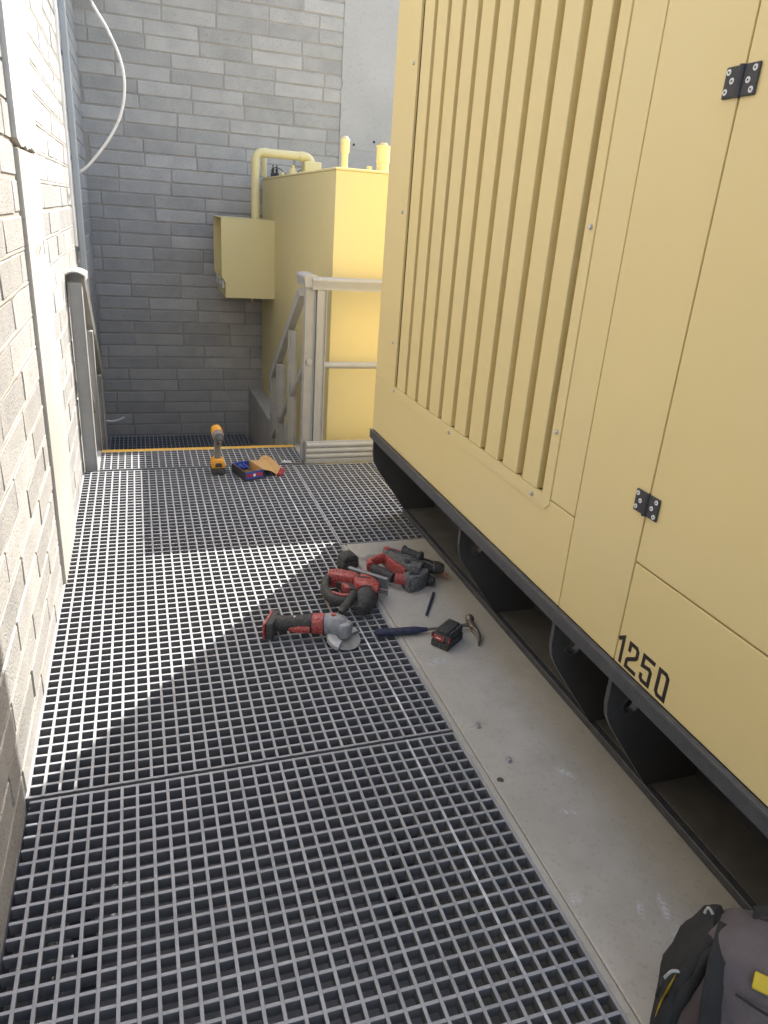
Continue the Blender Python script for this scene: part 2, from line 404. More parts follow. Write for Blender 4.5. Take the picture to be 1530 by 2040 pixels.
# cast column in the wall: lower bare concrete, upper rough plaster
colb = B().box(-0.05, 0.012, COLY0+0.004, COLY1-0.004, -0.30, 1.640, 0.004).jitter(0.003, 7).obj('concrete_column', 'column', lw)
ub = B(); pts = [(COLY0-0.012, 5.1)]
for i in range(15):
    y = COLY0-0.012+(COLY1-COLY0+0.02)*i/14
    pts.append((y, 1.652+0.018*mnoise.noise(Vector((y*14, 2.2, 0)))+(0.02 if i in (0, 14) else 0)))
pts.append((COLY1+0.008, 5.1))
ub.prism(pts, 'x', -0.05, 0.017).obj('plaster_column', 'plaster', lw)
for k, (yy, zz, hh) in enumerate([(1.42, 1.30, 0.02), (1.47, 1.295, 0.03), (1.52, 1.30, 0.035), (1.57, 1.305, 0.02), (1.70, 1.30, 0.055)]):
    B().box(0.0121, 0.0131, yy-0.007, yy+0.007, zz-hh/2, zz+hh/2, 0.0003).obj('old_fixing_hole', 'hinge', colb)
# plastered edge strip beside the conduits
pb = B(); secs = []
for i in range(60):
    z = 1.2+i*0.065
    secs.append(((0.0, 3.60, z), 0.016+0.004*mnoise.noise(Vector((z*5, 1, 1))), 0.035+0.008*mnoise.noise(Vector((z*6, 7, 1)))))
pb.loft([(s[0], s[2], s[1], (1, 0, 0)) for s in secs], 10).obj('plaster_strip', 'plaster', lw, 40)

# far wall ----------------------------------------------------------------
fw = thing('block_wall', 'shaded grey concrete block wall closing the far end behind the yellow tank', 'wall', (1, FY+0.2, GZ-0.05))
XT, ZR, ZL = 1.82, 3.45, 6.6
PX = 2.27
B().box(-0.012, XT, FY+0.004, FY+0.28, GZ-0.06, ZL).obj('mortar_core', 'mortar_far', fw)
B().box(XT+0.0005, PX+0.05, FY+0.004, FY+0.279, GZ-0.06, ZR-0.001).obj('mortar_core', 'mortar_far', fw)
n0 = len(full)
cache.clear()
full[:] = [block_mesh(0.438, 0.10, 0.1005, 11+i, 0.004) for i in range(5)]
restf = B()
for r in range(-7, 65):
    zc = z0w + (r+0.5)*CH
    off = (0.055, 0.28)[(r//2) % 2] + 0.006*math.sin(r*1.7) + 0.05*math.sin((r//2)*2.3)
    xe = PX if zc < ZR-0.06 else XT
    for s0, s1 in block_run(-0.010, xe, off):
        if GZ-0.02 < zc < 3.42:
            hid = s0 > 1.62 and zc < 1.5
            if not hid:
                place_block(fw, 'y', s0, s1, zc, FY+RND.uniform(-0.0015, 0.0015), 'block_far', 0); continue
        restf.box(s0+JT/2, s1-JT/2, FY+0.001, FY+0.10, zc-0.05, zc+0.05)
tag(restf.obj('remaining_blocks', 'block_far', fw), kind='stuff')
# concrete pier with a ragged edge against the blocks and a casting joint
pp = []
for i in range(70):
    z = GZ+(ZR-GZ)*i/69
    rag = 0.022 if z > 2.25 else 0.004
    pp.append((PX+rag*mnoise.noise(Vector((z*17, 5, 2)))-0.01, z))
pr = B().prism(pp+[(5.5, ZR), (5.5, GZ)], 'y', FY-0.008, FY+0.26).obj('concrete_pier', 'pier', fw)
B().box(PX+0.02, 5.4, FY-0.0095, FY-0.0083, 2.073, 2.077).obj('casting_joint', 'mortar_far', pr)
for (x, z) in ((2.40, 2.12), (2.60, 2.16)):
    B().prism(circle(x, z, 0.012, 12), 'y', FY-0.0105, FY-0.0083).obj('tie_hole', 'hinge', pr)

# ---------------------------------------------------------------- gratings
def bar_mesh(L, w, h, along):
    """bar centred on origin, top at z=0, slightly tapered with rounded top edges"""
    a = w/2; prof = [(-a*0.55, -h), (a*0.55, -h), (a, -0.0012), (a*0.90, -0.0002), (a*0.5, 0.0), (-a*0.5, 0.0), (-a*0.90, -0.0002), (-a, -0.0012)]
    b = B()
    if along == 'y': b.prism(prof, 'y', -L/2, L/2)
    else: b.prism(prof, 'x', -L/2, L/2)
    me = b.mesh('bar')
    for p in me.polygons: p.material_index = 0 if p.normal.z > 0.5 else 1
    return me
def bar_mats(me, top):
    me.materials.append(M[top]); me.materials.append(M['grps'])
def grating(t, xs, ys, x0, x1, y0, y1, z=0.0, w=0.0086, h=0.036, white=None, m='grp', stubs=0.0):
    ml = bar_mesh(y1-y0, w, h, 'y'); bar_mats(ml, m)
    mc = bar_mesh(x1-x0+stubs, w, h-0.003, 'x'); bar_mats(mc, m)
    mw = None
    for i, x in enumerate(xs):
        me = ml
        if white is not None and i == white:
            mw = bar_mesh(y1-y0, w, h, 'y'); bar_mats(mw, 'grpw'); me = mw
        inst(me, 'long_bar', t, (x, (y0+y1)/2, z+RND.uniform(-0.0003, 0.0003)), Matrix.Rotation(RND.uniform(-0.0006, 0.0006), 3, 'Z'))
    for y in ys:
        inst(mc, 'cross_bar', t, ((x0+x1-stubs)/2, y, z-0.0011))
PY = 0.0411
t1 = thing('floor_grating', 'large grey moulded floor grating panel holding the grinder, drill and cardboard box', 'floor grating', (0.6, 1.3, -0.04), 'walkway gratings')
xs = [0.004+0.04*i for i in range(32)]
ys = [-0.004+PY*j for j in range(65)]
grating(t1, xs, ys, 0.0005, 1.2475, -0.008, 2.632, white=28)
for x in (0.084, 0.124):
    B().box(x-0.0034, x+0.0034, 0.004, 0.030, 0.0004, 0.0014, 0.0003).obj('glint_and_cut_mark', 'mark', t1)  # thin pale boxes added as painted sun glints on two bars
t2 = thing('floor_grating', 'empty grey moulded floor grating panel nearest the viewer, below the cross seam', 'floor grating', (0.6, -0.8, -0.04), 'walkway gratings')
xs = [0.046+0.04*i for i in range(31)]
ys = [-0.0235-PY*j for j in range(38)]
grating(t2, xs, ys, 0.0425, 1.2475, -1.56, -0.020, white=26, stubs=0.030)
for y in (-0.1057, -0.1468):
    B().box(0.014, 0.040, y-0.003, y+0.003, -0.0006, 0.0006, 0.0002).obj('glint_and_cut_mark', 'mark', t2)
t3 = thing('floor_grating', 'small grey floor grating panel beyond the concrete slab, under the toe board', 'floor grating', (1.6, 2.0, -0.04), 'walkway gratings')
xs = [1.2545+0.04*i for i in range(24)]
ys = [1.419+PY*j for j in range(30)]
grating(t3, xs, ys, 1.251, 2.178, 1.4155, 2.6155)
# supports under the seams
for i, (y, lab) in enumerate([(-0.014, 'dark steel beam under the seam between the two long gratings'), (1.33, 'dark steel beam under the middle of the long grating'), (2.62, 'dark steel beam under the grating edge at the stair'), (-1.50, 'dark steel beam under the near end of the walkway')]):
    sb = B(); sb.box(-0.012, 1.2395, y-0.03, y+0.03, -0.052, -0.0395).box(-0.012, 1.2395, y-0.004, y+0.004, -0.15, -0.0521)
    for xx in (0.10, 1.12): sb.box(xx-0.03, xx+0.03, y-0.03, y+0.03, GZ-0.05, -0.1502)
    tag(sb.obj('support_beam', 'steel_dark'), lab, 'beam', 'beams under the walkway')
sb = B().box(1.2485, 2.18, 2.59, 2.64, -0.15, -0.0395)
for xx in (1.30, 2.14): sb.box(xx-0.03, xx+0.03, 2.585, 2.645, GZ-0.05, -0.1502)
tag(sb.obj('support_beam', 'steel_dark'), 'dark steel beam under the grating beneath the toe board', 'beam', 'beams under the walkway')
tag(B().box(-0.013, 0.003, -1.6, -0.01, -0.12, -0.037, 0.002).obj('edge_angle', 'steel_dark'), 'dark steel ledge angle on the block wall under the near grating', 'angle')

# lower grating floor
t4 = thing('floor_grating', 'dark shaded grating floor at the foot of the stair by the far wall', 'floor grating', (0.7, 4.9, GZ-0.04), 'walkway gratings')
grating(t4, [0.03+0.04*i for i in range(34)], [4.02+0.082*j for j in range(21)], 0.026, 1.354, 4.0, 5.71, z=GZ)
B().box(0.03, 1.35, 4.1, 4.16, GZ-0.05, GZ-0.0385).box(0.03, 1.35, 5.5, 5.56, GZ-0.05, GZ-0.0385).obj('bearer', 'steel_dark', t4)

# stair: gratings treads on sloping stringers, yellow nosing on the top one
st = thing('stair', 'short stair with grating treads and a yellow nosing going down beyond the walkway', 'stair', (0.7, 3.5, GZ))
def tread(y0, y1, z):
    mc = bar_mesh(1.243, 0.0085, 0.034, 'x'); bar_mats(mc, 'grp')
    ml = bar_mesh(y1-y0-0.045, 0.0085, 0.036, 'y'); bar_mats(ml, 'grp')
    root = B().box(0.0885, 1.3315, y1-0.045, y1-0.0005, z-0.036, z+0.002, 0.002).obj('nosing', 'yellow', st)
    for i in range(31): inst(ml, 'long_bar', root, (0.11+0.04*i, (y0+y1-0.045)/2, z))
    nr = int((y1-0.05-y0)/PY)
    for j in range(nr+1): inst(mc, 'cross_bar', root, (0.71, y0+0.008+PY*j, z-0.0011))
tread(2.662, 3.045, 0.0)
for k in range(3): tread(3.03+0.25*k, 3.03+0.25*(k+1)+0.03, -0.175*(k+1))
for x in (0.05, 1.3335):
    B().prism([(2.665, -0.005), (3.05, -0.005), (3.05+0.97, GZ+0.005), (3.05+0.55, GZ+0.005), (2.665, -0.26)], 'x', x, x+0.036).obj('stringer', 'gal', st)

# ---------------------------------------------------------------- concrete plinth under the generator
pl = thing('concrete_plinth', 'grey concrete slab strip under the generator, flush with the gratings', 'slab', (2.5, -1, GZ-0.05))
B().box(1.274, 4.3, -5.2, 1.412, GZ-0.06, -0.0015, 0.004).jitter(0.0012, 4).obj('slab', 'plinth', pl)
B().box(1.2505, 1.2725, -5.2, 1.411, GZ-0.06, -0.0010, 0.003).jitter(0.0018, 9, 3).obj('slab_edge', 'plinth', pl)

# ---------------------------------------------------------------- generator
GX = 1.485
gen = thing('generator', 'huge cream yellow enclosed generator with vertical louvres on a black skid', 'generator', (2.7, -1.2, 0.0))
GY0, GY1, GT, LT0 = -4.3, 1.757, 2.78, 2.62
B().box(GX+0.10, 3.85, GY0+0.01, GY1-0.004, 0.487, GT-0.02).obj('body_core', 'cream', gen)
for (ya, yb, za, zb) in ((1.462, GY1-0.004, 0.487, GT-0.02), (GY0+0.01, 0.056, 0.487, GT-0.02), (0.0565, 1.4615, 0.487, 0.7745), (0.0565, 1.4615, LT0+0.0025, GT-0.02)):
    B().box(GX+0.016, GX+0.0995, ya, yb, za, zb).obj('body_frame', 'cream', gen)
B().box(GX-0.01, 3.87, GY0, GY1+0.004, GT-0.0195, GT+0.02, 0.004).obj('roof', 'cream', gen)
def panel(y0, y1, z0, z1, name='side_panel', x=GX): return B().box(x, GX+0.015, y0, y1, z0, z1, 0.0022, 2).obj(name, 'cream', gen)
panel(-0.1135, GY1, 0.4885, 0.7695)
panel(-0.1135, 0.0155, 0.7730, GT-0.02)
panel(1.5345, GY1, 0.7700, GT-0.02)
panel(-0.3905, -0.1175, 0.4885, GT-0.02)
panel(-1.62, -0.3955, 0.4885, 0.7700)
door = panel(-1.62, -0.3955, 0.7745, GT-0.02, 'door')
panel(-4.29, -1.6245, 0.4885, GT-0.02)
# louvred panel: frame plate with chamfered corner, hat-section slats, recessed back
gl = [1.457, 1.317, 1.180, 1.044, 0.908, 0.775, 0.640, 0.503, 0.367, 0.231, 0.096]
gr = [1.428, 1.287, 1.150, 1.014, 0.877, 0.743, 0.608, 0.470, 0.333, 0.196, 0.061]
LT = 2.62
fx0 = GX-0.0035
outer = [(1.533, LT+0.05), (1.533, 0.735), (0.040, 0.735), (0.0165, 0.757), (0.0165, LT+0.05)]
hole = [(gl[0], LT), (gl[0], 0.777), (gr[-1], 0.777), (gr[-1], LT)]
fr = B().plate(outer, hole, 'x', fx0, GX+0.006).obj('louvre_frame', 'cream', gen)
B().box(GX+0.0965, GX+0.0995, gr[-1]-0.02, gl[0]+0.02, 0.76, LT+0.02).obj('louvre_back', 'cream', gen)
for k in range(10):
    B().box(GX-0.0025, GX+0.095, gl[k+1]+0.0035, gr[k]-0.0035, 0.7775, LT-0.0005, 0.003, 3).obj('louvre_slat', 'cream', gen)
def bolt_mesh():
    b = B(); b.loft([((0, 0, 0), 0.0085, 0.0085), ((-0.0015, 0, 0), 0.0085, 0.0085)], 14).loft([((-0.0016, 0, 0), 0.0062, 0.0062), ((-0.005, 0, 0), 0.0060, 0.0060), ((-0.0065, 0, 0), 0.0042, 0.0042)], 12)
    me = b.mesh('bolt', 35); me.materials.append(M['zinc']); return me
bm_ = bolt_mesh()
for (y, z) in [(1.503, 2.091), (1.513, 1.532), (1.513, 0.972), (1.452, 0.757), (0.778, 0.754), (0.116, 0.756), (0.036, 0.974), (0.034, 1.521), (0.034, 2.08)]:
    inst(bm_, 'bolt', gen, (fx0-0.0002, y, z))
# hinges with pale countersunk screws
scr = B(); scr.loft([((0, 0, 0), 0.0058, 0.0058), ((-0.0012, 0, 0), 0.0056, 0.0056)], 14); scr_m = scr.mesh('screw'); scr_m.materials.append(M['white'])
scd = B(); scd.loft([((0, 0, 0), 0.0022, 0.0022), ((-0.0004, 0, 0), 0.0022, 0.0022)], 8); scd_m = scd.mesh('screw_socket'); scd_m.materials.append(M['hinge'])
for zc in (1.795, 0.922):
    hb = B(); hb.box(GX-0.0055, GX-0.0003, -0.4365, -0.3500, zc-0.0275, zc+0.0275, 0.0015)
    hb.loft([((GX-0.0055, -0.3930, zc-0.0278), 0.0062, 0.0062), ((GX-0.0055, -0.3930, zc+0.0278), 0.0062, 0.0062)], 10)
    h = hb.obj('hinge', 'hinge', gen, 35)
    for (dy, dz) in ((0.034, 0.018), (0.0215, 0.002), (0.034, -0.016), (-0.034, 0.018), (-0.0215, -0.001), (-0.034, -0.018)):
        yy = -0.3930+dy
        inst(scr_m, 'screw', h, (GX-0.0056, yy, zc+dz))
        inst(scd_m, 'screw_socket', h, (GX-0.0069, yy, zc+dz))
# number
hw = 0.0052; NX = GX-0.0011
def digit(pts, closed=False): B().strip(pts, hw, closed, NX).obj('digit', 'ink', gen)
digit([(-0.3985, 0.556), (-0.4040, 0.5615), (-0.4165, 0.5695), (-0.4175, 0.497)])
digit([(-0.4445, 0.545), (-0.4445, 0.569), (-0.4680, 0.569), (-0.4745, 0.562), (-0.4745, 0.545), (-0.4700, 0.5395), (-0.4455, 0.5240), (-0.4415, 0.5185), (-0.4415, 0.5015), (-0.4815, 0.5015)])
digit([(-0.5390, 0.569), (-0.4990, 0.569), (-0.4985, 0.5410), (-0.5240, 0.5450), (-0.5300, 0.5395), (-0.5300, 0.5030), (-0.5060, 0.5030), (-0.5000, 0.5085), (-0.5000, 0.5205)])
digit([(-0.5585, 0.569), (-0.5800, 0.569), (-0.5875, 0.562), (-0.5885, 0.5035), (-0.5660, 0.5035), (-0.5590, 0.5105)], True)
# skid: top rail, web, bottom flange, curved gussets with lifting holes
B().box(1.4705, 1.60, GY0, GY1, 0.441, 0.4835, 0.004, 2).obj('skid_rail', 'rail', gen)
B().box(1.4685, 1.4835, GY0, GY1+0.003, 0.4840, 0.4880, 0.0012).obj('rail_lip', 'rail', gen)
B().box(1.601, 1.95, GY0, GY1, 0.443, 0.480).obj('skid_deck', 'skid', gen)
B().box(1.871, 1.885, GY0, GY1-0.012, 0.0285, 0.4425).obj('skid_web', 'skid', gen)
B().box(1.688, 1.7122, GY0, GY1, 0.001, 0.0285, 0.002).obj('flange_lip', 'rail', gen)
B().box(1.7125, 2.05, GY0, GY1, 0.001, 0.028, 0.002).obj('bottom_flange', 'skidf', gen)
def gus(y, th, hole=None, name='gusset'):
    prof = [(1.492, 0.4405), (1.4925, 0.350), (1.500, 0.310), (1.514, 0.282), (1.534, 0.250), (1.6910, 0.0292), (1.870, 0.0292), (1.870, 0.4405)]
    o = B().plate(prof[::-1], hole, 'y', y-th/2, y+th/2).obj(name, 'skid', gen)
    o.data.materials.append(M['rail'])
    for p in o.data.polygons:
        if abs(p.normal.y) < 0.5: p.material_index = 1  # paler rail paint on edge faces stands in for their worn-edge highlight
    return o
gus(1.746, 0.016, None, 'end_plate')
hole = circle(1.569, 0.334, 0.030)
for y in (0.607, -0.100, -0.392, -1.02, -1.55):
    gu = gus(y, 0.016, hole)
    rb = B(); rb.plate(circle(1.569, 0.334, 0.0298), circle(1.569, 0.334, 0.0240), 'y', y-0.012, y+0.012); rb.obj('lifting_eye', 'rail', gu)
# far end panel of the enclosure faces the tank
B().box(GX+0.02, 3.84, GY1-0.0035, GY1+0.003, 0.50, GT-0.03, 0.002).obj('end_panel', 'cream', gen)

# ---------------------------------------------------------------- fuel tank
TX, TY, TB, TT = 1.520, 2.868, -0.205, 1.745
kb = thing('tank_base', 'grey concrete upstand carrying the yellow tank beside the lower floor', 'base', (2.6, 4.3, GZ-0.05))
B().box(1.395, 3.9, 2.80, 5.708, GZ-0.06, TB-0.001, 0.006).jitter(0.002, 4).obj('upstand', 'column', kb)
tank = thing('fuel_tank', 'tall cream yellow steel tank with pipes on top at the far end', 'tank', (2.6, 4.2, TB))
B().box(TX, 3.7, TY, 5.64, TB, TT, 0.004, 2).obj('tank_body', 'tank', tank)
B().box(TX-0.004, 3.704, TY-0.004, 5.644, TT+0.0004, TT+0.016, 0.003).obj('lid', 'tank', tank)
# vents, caps and fittings
def fit(x, y, prof, name, mt='tank', n=18):
    z = TT+0.0165
    return B().loft([((x, y, z+h), r, r) for h, r in prof], n).obj(name, mt, tank, 35)
fit(1.655, 3.20, [(0, .021), (.10, .021), (.101, .027), (.165, .027), (.166, .030), (.172, .030), (.185, .020), (.195, .012)], 'vent_pipe')
fit(2.035, 3.60, [(0, .042), (.09, .042), (.091, .047), (.185, .047), (.186, .051), (.197, .051), (.198, .030), (.215, .022)], 'vent_pipe')
fit(1.94, 3.60, [(0, .036), (.03, .036), (.031, .030), (.040, .030), (.041, .018), (.062, .018)], 'filler_cap')
fit(1.865, 4.40, [(0, .034), (.035, .034), (.036, .022), (.052, .022), (.053, .014), (.07, .014)], 'filler_cap')
fit(1.69, 5.05, [(0, .035), (.055, .035), (.075, .024), (.076, .016), (.10, .016)], 'filler_cap')
for x in (1.552, 1.585): fit(x, 5.25, [(0, .020), (.035, .020), (.036, .010), (.07, .012), (.071, .005), (.10, .005)], 'valve', 'hinge')
fit(1.60, 5.05, [(0, .015), (.04, .015)], 'filler_cap')
B().box(1.775, 1.925, 4.98, 5.12, TT+0.0165, TT+0.155, 0.012, 3).obj('outlet_box', 'tank', tank, 35)
# hood box on the side, open to the left, lower corner cut back
HY0, HY1, HT, HB = 4.93, 5.60, 1.405, 0.760
hood = B().prism([(1.070, HT), (TX-0.0008, HT), (TX-0.0008, HB), (1.093, HB), (1.093, 0.885), (1.062, 0.935), (1.062, HT)][1:], 'y', HY0, HY0+0.006).obj('hood_cheek', 'tank', tank)
B().prism([(TX-0.0008, HT), (TX-0.0008, HB), (1.093, HB), (1.093, 0.885), (1.062, 0.935), (1.062, HT)], 'y', HY1-0.006, HY1).obj('hood_cheek', 'tank', tank)
B().box(1.058, TX-0.0008, HY0-0.002, HY1+0.002, HT+0.0005, HT+0.008, 0.001).obj('hood_top', 'tank', tank)
B().box(1.094, TX-0.0008, HY0+0.0065, HY1-0.0065, HB, HB+0.006).obj('hood_floor', 'tank', tank)
B().box(1.094, 1.100, HY0+0.0065, HY1-0.0065, HB+0.0065, 0.87, 0.001).obj('hood_lip', 'tank', tank)
B().box(1.13, 1.134, HY0+0.0065, HY1-0.0065, 0.88, HT-0.03).obj('hood_door', 'tank', tank)
for y in (5.02, 5.28, 5.5):
    B().box(1.070, 1.0935, y, y+0.03, 0.83, 0.90, 0.003).obj('latch', 'zinc', tank)
B().cyl((1.36, 5.2, HB-0.06), (1.36, 5.2, HB-0.0003), 0.010).obj('drain_stub', 'tank', tank, 40)
# supply pipe rising from the hood and bending over the lid
PZ = 1.935
path = [(1.368, 5.05, HT+0.0085), (1.368, 5.05, PZ-0.07)]
for a in range(1, 7): path.append((1.368+0.06*(1-math.cos(a*math.pi/12)), 5.05, PZ-0.06+0.06*math.sin(a*math.pi/12)))
path.append((1.79, 5.05, PZ))
for a in range(1, 7): path.append((1.79+0.06*math.sin(a*math.pi/12), 5.05, PZ-0.06+0.06*(math.cos(a*math.pi/12))))
path.append((1.85, 5.05, TT+0.1555))
B().loft([(p, 0.035, 0.035, (0, 1, 0)) for p in path], 16).obj('pipe', 'tank', tank, 60)
for p0, p1 in (((1.368, 5.05, PZ-0.125), (1.368, 5.05, PZ-0.065)), ((1.432, 5.05, PZ), (1.475, 5.05, PZ)), ((1.745, 5.05, PZ), (1.79, 5.05, PZ))):
    B().loft([(p0, .0385, .0385, (0, 1, 0)), (p1, .0385, .0385, (0, 1, 0))], 16).obj('pipe_socket', 'tank', tank, 50)
B().cyl((1.49, 5.35, TT+0.0165), (1.49, 5.35, PZ-0.02), 0.024).obj('pipe', 'tank', tank, 50)
cb = [(1.53, 5.25, TT+0.06)]+[(1.53+0.05*i, 5.30, TT+0.07+0.03*math.sin(i*1.3)) for i in range(1, 7)]+[(1.86, 5.25, TT+0.04)]
B().tube(cb, 0.004, 6, 4).obj('sensor_wire', 'hinge', tank, 60)

# ---------------------------------------------------------------- handrails
def rail_prof(w, h): # arched cap over a square skirt (side, up)
    a = w/2; p = [(-a*0.86, 0), (a*0.86, 0), (a*0.86, h*0.30), (a*0.93, h*0.36), (a*0.93, h*0.62), (a, h*0.68)]
    for i in range(9): th = math.pi*i/8; p.append((a*1.02*math.cos(th), h*0.80+h*0.20*math.sin(th)))
    p += [(-a, h*0.68), (-a*0.93, h*0.62), (-a*0.93, h*0.36), (-a*0.86, h*0.30)]; return p
def sweep(b, prof, p0, p1, side):
    p0, p1, side = Vector(p0), Vector(p1), Vector(side).normalized(); d = (p1-p0).normalized(); upv = side.cross(d)
    if upv.z < 0: upv = -upv
    t = bmesh.new(); A = [t.verts.new(p0+side*u+upv*v) for u, v in prof]; C = [t.verts.new(p1+side*u+upv*v) for u, v in prof]
    n = len(prof)
    for i in range(n): t.faces.new((A[i], A[(i+1) % n], C[(i+1) % n], C[i]))
    t.faces.new(A[::-1]); t.faces.new(C); bmesh.ops.recalc_face_normals(t, faces=t.faces[:]); return b._merge(t)
def chan_post(x0, x1, y, z0, z1, parent, d=0.05):
    b = B(); b.box(x0+0.006, x1-0.006, y, y+d, z0, z1, 0.001)
    b.box(x0, x0+0.0055, y-0.010, y+d+0.004, z0, z1, 0.0012); b.box(x1-0.0055, x1, y-0.010, y+d+0.004, z0, z1, 0.0012)
    return b.obj('post', 'gal', parent)
# left rail by the wall
hl = thing('handrail', 'grey handrail with arched top beside the sunlit block wall at the stair', 'handrail', (0.045, 2.7, 0), 'stair handrails')
chan_post(0.008, 0.078, 2.672, -0.035, 1.068, hl)
cp = B(); cx, cw = 0.048, 0.053; prof = [(cx-cw, 1.078)]
for i in range(11): u = -1+2*i/10; prof.append((cx+cw*u, 1.108+0.020*(1-u*u)))
prof += [(cx+cw, 1.078), (cx+cw-0.006, 1.078)]
for i in range(11): u = 1-2*i/10; prof.append((cx+(cw-0.006)*u, 1.102+0.019*(1-u*u)))
prof += [(cx-cw+0.006, 1.078)]
cp.prism(prof, 'y', 2.650, 2.90); cp.box(0.0095, 0.0765, 2.735, 2.74, 1.0695, 1.112); cp.obj('rail_cap', 'gal', hl, 40)
SL = -0.722
def zr(y): return 1.10+SL*(y-2.88)
b = B(); sweep(b, rail_prof(0.080, 0.058), (0.046, 2.880, zr(2.88)-0.030), (0.046, 4.02, zr(4.02)-0.030), (1, 0, 0)); b.obj('stair_rail', 'gal', hl, 40)
for y in (3.28, 3.84):
    chan_post(0.012, 0.078, y, max(GZ, -0.175*((y-3.03)//0.25+1)-0.05) if y < 3.8 else GZ+0.001, zr(y+0.05)-0.062, hl)
B().cyl((0.045, 2.728, 0.60), (0.045, 4.0, 0.60+SL*1.27), 0.017).obj('mid_rail', 'gal', hl, 50)
chan_post(0.014, 0.076, 4.03, GZ+0.001, 0.30, hl, 0.04)
# right rail: corner posts, level run behind the generator, sloping run down the stair
hr = thing('handrail', 'grey handrail with corner posts and ribbed toe board in front of the yellow tank', 'handrail', (1.4, 2.72, 0), 'stair handrails')
chan_post(1.3205, 1.3835, 2.708, -0.003, 1.088, hr)
chan_post(1.3875, 1.4475, 2.690, -0.003, 1.076, hr)
chan_post(2.55, 2.61, 2.690, -0.036, 1.076, hr)
b = B(); sweep(b, rail_prof(0.088, 0.072), (1.3565, 2.7235, 1.0775), (3.3, 2.7235, 1.0775), (0, 1, 0)); b.obj('top_rail', 'gal', hr, 40)
b = B(); sweep(b, rail_prof(0.090, 0.072), (1.352, 2.690, 1.089), (1.352, 2.93, 1.089), (1, 0, 0)); b.obj('rail_cap', 'gal', hr, 40)
B().cyl((1.4485, 2.716, 0.622), (2.549, 2.716, 0.622), 0.021).obj('mid_rail', 'gal', hr, 50)
b = B(); sweep(b, rail_prof(0.056, 0.058), (1.352, 2.932, zr(2.93)-0.05), (1.352, 4.0, zr(4.0)-0.05), (1, 0, 0)); b.obj('stair_rail', 'gal', hr, 40)
for y in (3.22, 3.66):
    chan_post(1.325, 1.381, y, -0.4, zr(y+0.05)-0.068, hr)
chan_post(1.328, 1.378, 3.955, GZ+0.001, 0.27, hr, 0.045)
B().cyl((1.352, 2.765, 0.645), (1.352, 3.95, 0.645+SL*1.185), 0.017).obj('mid_rail', 'gal', hr, 50)
B().loft([((1.352, 2.698, 0.645), .019, .019), ((1.352, 2.690, 0.645), .017, .017)], 14).obj('end_cap', 'gal', hr, 50)
tp = [(2.686, -0.003), (2.650, -0.003), (2.650, 0.020)]
for k in range(3):
    z = 0.024+0.037*k
    tp += [(2.655, z), (2.648, z+0.006), (2.645, z+0.016), (2.648, z+0.028), (2.656, z+0.034)]
tp += [(2.656, 0.137), (2.686, 0.137)]
B().prism(tp, 'x', 1.338, 3.3).obj('toe_board', 'gal', hr, 50)
B().box(1.3382, 1.3835, 2.6865, 2.7065, -0.003, 0.130, 0.001).obj('toe_board_end', 'gal', hr)

# ---------------------------------------------------------------- conduits and cables
c1 = thing('conduit', 'blue grey plastic trunking rising up the wall corner behind the left handrail', 'conduit', (0.03, 3.73, 0.2))
B().box(0.0175, 0.055, 3.665, 3.725, 0.2, 5.0, 0.004).obj('trunking', 'conduit', c1)
c2 = thing('conduit', 'thin cream pipe clipped upright beside the blue grey trunking on the wall', 'conduit', (0.03, 3.8, 0.2))
B().cyl((0.022, 3.80, 0.2), (0.022, 3.80, 5.0), 0.012).obj('pipe', 'conduit2', c2, 50)
for z in (1.17, 1.72, 2.30):
    B().box(0.002, 0.038, 3.770, 3.832, z-0.012, z+0.012, 0.003).obj('pipe_clip', 'clip', c2)
cb = [(0.20, 3.75, 3.05), (0.185, 3.75, 2.70), (0.198, 3.75, 2.583), (0.283, 3.75, 2.441), (0.345, 3.75, 2.291), (0.359, 3.75, 2.143), (0.324, 3.75, 1.987), (0.239, 3.75, 1.837), (0.123, 3.75, 1.697), (0.062, 3.75, 1.645), (0.030, 3.745, 1.632)]
cb = [(0.02, 3.78, 3.9), (0.10, 3.76, 3.6)]+cb
tag(B().tube(cb, 0.0085, 8, 6).obj('loose_cable', 'cable', None, 60), 'white cable hanging in a wide loop from the wall beside the conduits', 'cable')
tag(B().tube([(0.02, 4.40, -0.135), (0.033, 4.4, -0.155), (0.062, 4.4, -0.181), (0.123, 4.4, -0.186), (0.170, 4.4, -0.170), (0.202, 4.4, -0.154)], 0.0075, 8, 5).obj('cable_end', 'cable', None, 60), 'short pale cable end sticking out low behind the left handrail', 'cable')
for v in bpy.data.objects['cable_end'].data.vertices: pass

# ================================================================ TOOLS
def ang(a): return Matrix.Rotation(a, 4, 'Z')
